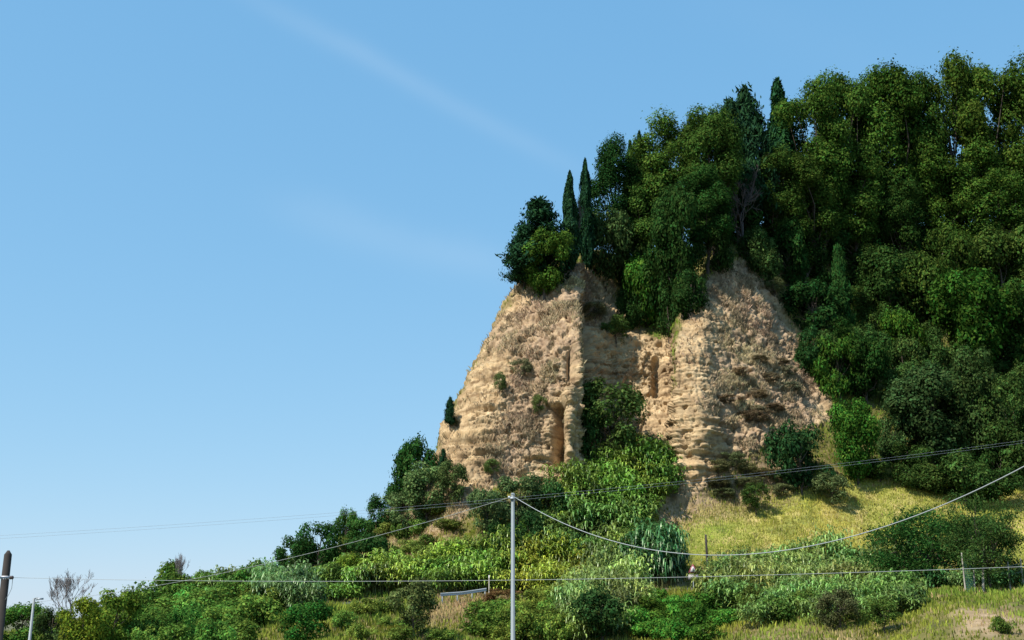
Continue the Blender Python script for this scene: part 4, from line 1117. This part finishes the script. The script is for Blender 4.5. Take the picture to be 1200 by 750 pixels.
for k, (dz, w) in enumerate(((0, 'upper'), (-.17, 'lower'))):
    cable('overhead_wire', sag(A + (0, -.12, dz), B + (0, -.12, dz), s_, 40), .006, M_wire, w + ' wire of the thin pair slanting across the sky and slope', 'pair of thin overhead wires')

# warning sign
sy = None
gp = ground_at(812, 692)
Ys = gp.y
sc = vat(812, 666, Ys)
sg = bpy.data.objects.new('warning_sign', None); col.objects.link(sg); sg.location = (sc.x, Ys, gp.z)
tag(sg, 'small triangular red bordered warning sign on a thin post beside drooping canes', 'sign')
hz = sc.z - gp.z
def tri_plate(r, y0, y1, mat, name, parent, cz):
    pts = [(math.cos(math.radians(a)) * r, math.sin(math.radians(a)) * r) for a in (90, 210, 330)]
    V = [(p[0], y0, cz + p[1]) for p in pts] + [(p[0], y1, cz + p[1]) for p in pts]
    me = build_mesh(name, V, quads=[(0, 1, 4, 3), (1, 2, 5, 4), (2, 0, 3, 5)], tris=[(0, 2, 1), (3, 4, 5)], mat=mat)
    return link(name, me, parent)
straight('post', (0, .06, -.3), (0, .06, hz + .35), .035, .035, M_steel, sg, 8)
pl = tri_plate(.50, -.02, .02, M_red, 'border', sg, hz - .12)
ins = tri_plate(.31, -.028, -.021, M_white, 'face', sg, hz - .12)
G = Geo(); G.box((0, -.032, hz - .08), (.035, .003, .12)); G.box((0, -.032, hz - .25), (.035, .003, .03)); link('symbol', G.mesh('symbol', M_black), ins)
G = Geo(); G.box((0, 0, hz - .72), (.42, .015, .20)); link('plate', G.mesh('plate', simple_mat('sign_plate_grey', (.34, .30, .33), .6)), sg)

# dark post in the meadow
gp = ground_at(829, 672); tp = vat(829, 627, gp.y)
o = bpy.data.objects.new('wooden_post', None); col.objects.link(o); o.location = gp
tag(o, 'thin dark wooden post standing in the meadow behind the warning sign', 'post')
G = Geo(); G.tube([(0, 0, -.4), (.03, 0, (tp.z - gp.z) * .5), (0, 0, tp.z - gp.z)], [.13, .12, .09], 8); link('shaft', G.mesh('shaft', M_wood, True), o)
G = Geo(); G.tube([(0, 0, tp.z - gp.z - .01), (0, 0, tp.z - gp.z + .05)], [.10, .07], 8); link('cap', G.mesh('cap', M_greybark, True), o)

# guardrail by the road edge
ga, gb = ground_at(516, 708), ground_at(570, 703)
gr = bpy.data.objects.new('guardrail', None); col.objects.link(gr); gr.location = ga
tag(gr, 'short galvanised guardrail at the road edge below the canes', 'guardrail')
d = np.array(gb) - np.array(ga); Lg = np.linalg.norm(d[:2])
topz = [vat(516, 697, ga.y).z - ga.z, vat(541, 695, (ga.y + gb.y) / 2).z - ga.z, vat(569, 691, gb.y).z - ga.z]
prof = [(-.02, -.155), (-.085, -.12), (-.085, -.06), (-.02, 0), (-.085, .06), (-.085, .12), (-.02, .155), (.0, .155), (-.06, .105), (-.06, .065), (.0, 0), (-.06, -.065), (-.06, -.105), (.0, -.155)]
for k in range(2):
    f0, f1 = k * .5, (k + 1) * .5 + (.02 if k == 0 else 0)
    V = []
    for f, zz_ in ((f0, topz[k]), (f1, topz[k + 1])):
        for (yy, zo) in prof: V.append((d[0] * f, d[1] * f + yy - .03 * k, zz_ + zo * .8))
    n = len(prof); Qs = [(i, (i + 1) % n, n + (i + 1) % n, n + i) for i in range(n)]
    link('rail_beam', build_mesh('rail_beam', V, quads=Qs, mat=M_rail), gr)
for f in (.04, .36, .68, .97):
    zt = np.interp(f, [0, .5, 1], topz); gz = (gb.z - ga.z) * f
    G = Geo(); G.box((d[0] * f, d[1] * f + .06, (zt + .12 + gz - .6) / 2), (.05, .045, (zt + .12 - gz + .6) / 2)); link('post', G.mesh('post', M_steel), gr)
# marker stake at the guardrail end
gp = ground_at(573, 703); tp = vat(569, 674, gp.y)
o = bpy.data.objects.new('marker_stake', None); col.objects.link(o); o.location = gp
tag(o, 'thin pale stake at the end of the guardrail', 'stake')
G = Geo(); G.tube([(0, 0, -.3), (0, 0, tp.z - gp.z - .2)], [.04, .04], 8); link('shaft', G.mesh('shaft', M_palewood, True), o)
G = Geo(); G.tube([(0, 0, tp.z - gp.z - .2), (0, 0, tp.z - gp.z)], [.045, .04], 8); link('tip', G.mesh('tip', M_white, True), o)

# fence posts with a net, bottom right
posts = []
for k, (px, top, base, r0, lean, lab) in enumerate((
        (1131.5, 648, 693, .055, 0.0, 'slim pale fence post carrying one side of the green net'),
        (1142.5, 650, 693, .055, .10, 'slim pale fence post between the green net and the thick stake'),
        (1151.5, 643, 693, .085, .30, 'thick leaning peeled stake, tallest of the fence posts'),
        (1184, 659, 692, .06, .03, 'short lone fence post beyond the leaning stake'),
        (1200, 655, 692, .06, .0, 'pale fence post at the end of the wire'))):
    fx = float(px_dir(px, base)[0]) * 65.6; gp = Vector((fx, 65.6, drop(fx, 65.6))); tp = vat(px, top, 65.6); H = tp.z - gp.z
    o = bpy.data.objects.new('fence_post', None); col.objects.link(o); o.location = gp
    tag(o, lab, 'fence post', 'fence posts on the bank')
    G = Geo(); r0 *= .8; G.tube([(0, 0, -.4), (lean * .5, 0, H * .5), (lean, 0, H)], [r0, r0 * .95, r0 * .8], 9); link('shaft', G.mesh('shaft', M_palewood, True), o)
    G = Geo(); G.tube([(lean, 0, H - .005), (lean, 0, H + .03)], [r0 * .82, r0 * .55], 9); link('cut_top', G.mesh('cut_top', M_palewood, True), o)
    posts.append((np.array(gp), H, lean))
# green net between the first two
(a, ha, la), (b, hb, lb) = posts[0], posts[1]
G = Geo()
n_ = 9
for i in range(n_ + 1):
    f = i / n_; p0 = a + (b - a) * f; h = (ha + (hb - ha) * f) * .80; ln = la + (lb - la) * f
    G.tube([p0 + (0, 0, .05), p0 + (ln, 0, h)], .014, 3, cap=False)
for i in range(18):
    f = i / 17
    G.tube([a + (la * f, 0, .05 + ha * .78 * f), b + (lb * f, 0, .05 + hb * .78 * f)], .014, 3, cap=False)
o = link('fence_net', G.mesh('fence_net', M_net)); tag(o, 'dark green plastic net stretched between two slim fence posts', 'net')
for k, hh in enumerate((.55, .85)):
    G = Geo(); pts = []
    for q, (p, H, ln) in enumerate(posts): pts.append(p + (ln * hh, -.06, H * hh))
    G.tube(pts, .008, 4); tag(link('fence_wire', G.mesh('fence_wire', M_wire, True)), ('lower' if k == 0 else 'upper') + ' thin wire strung along the fence posts', 'wire')
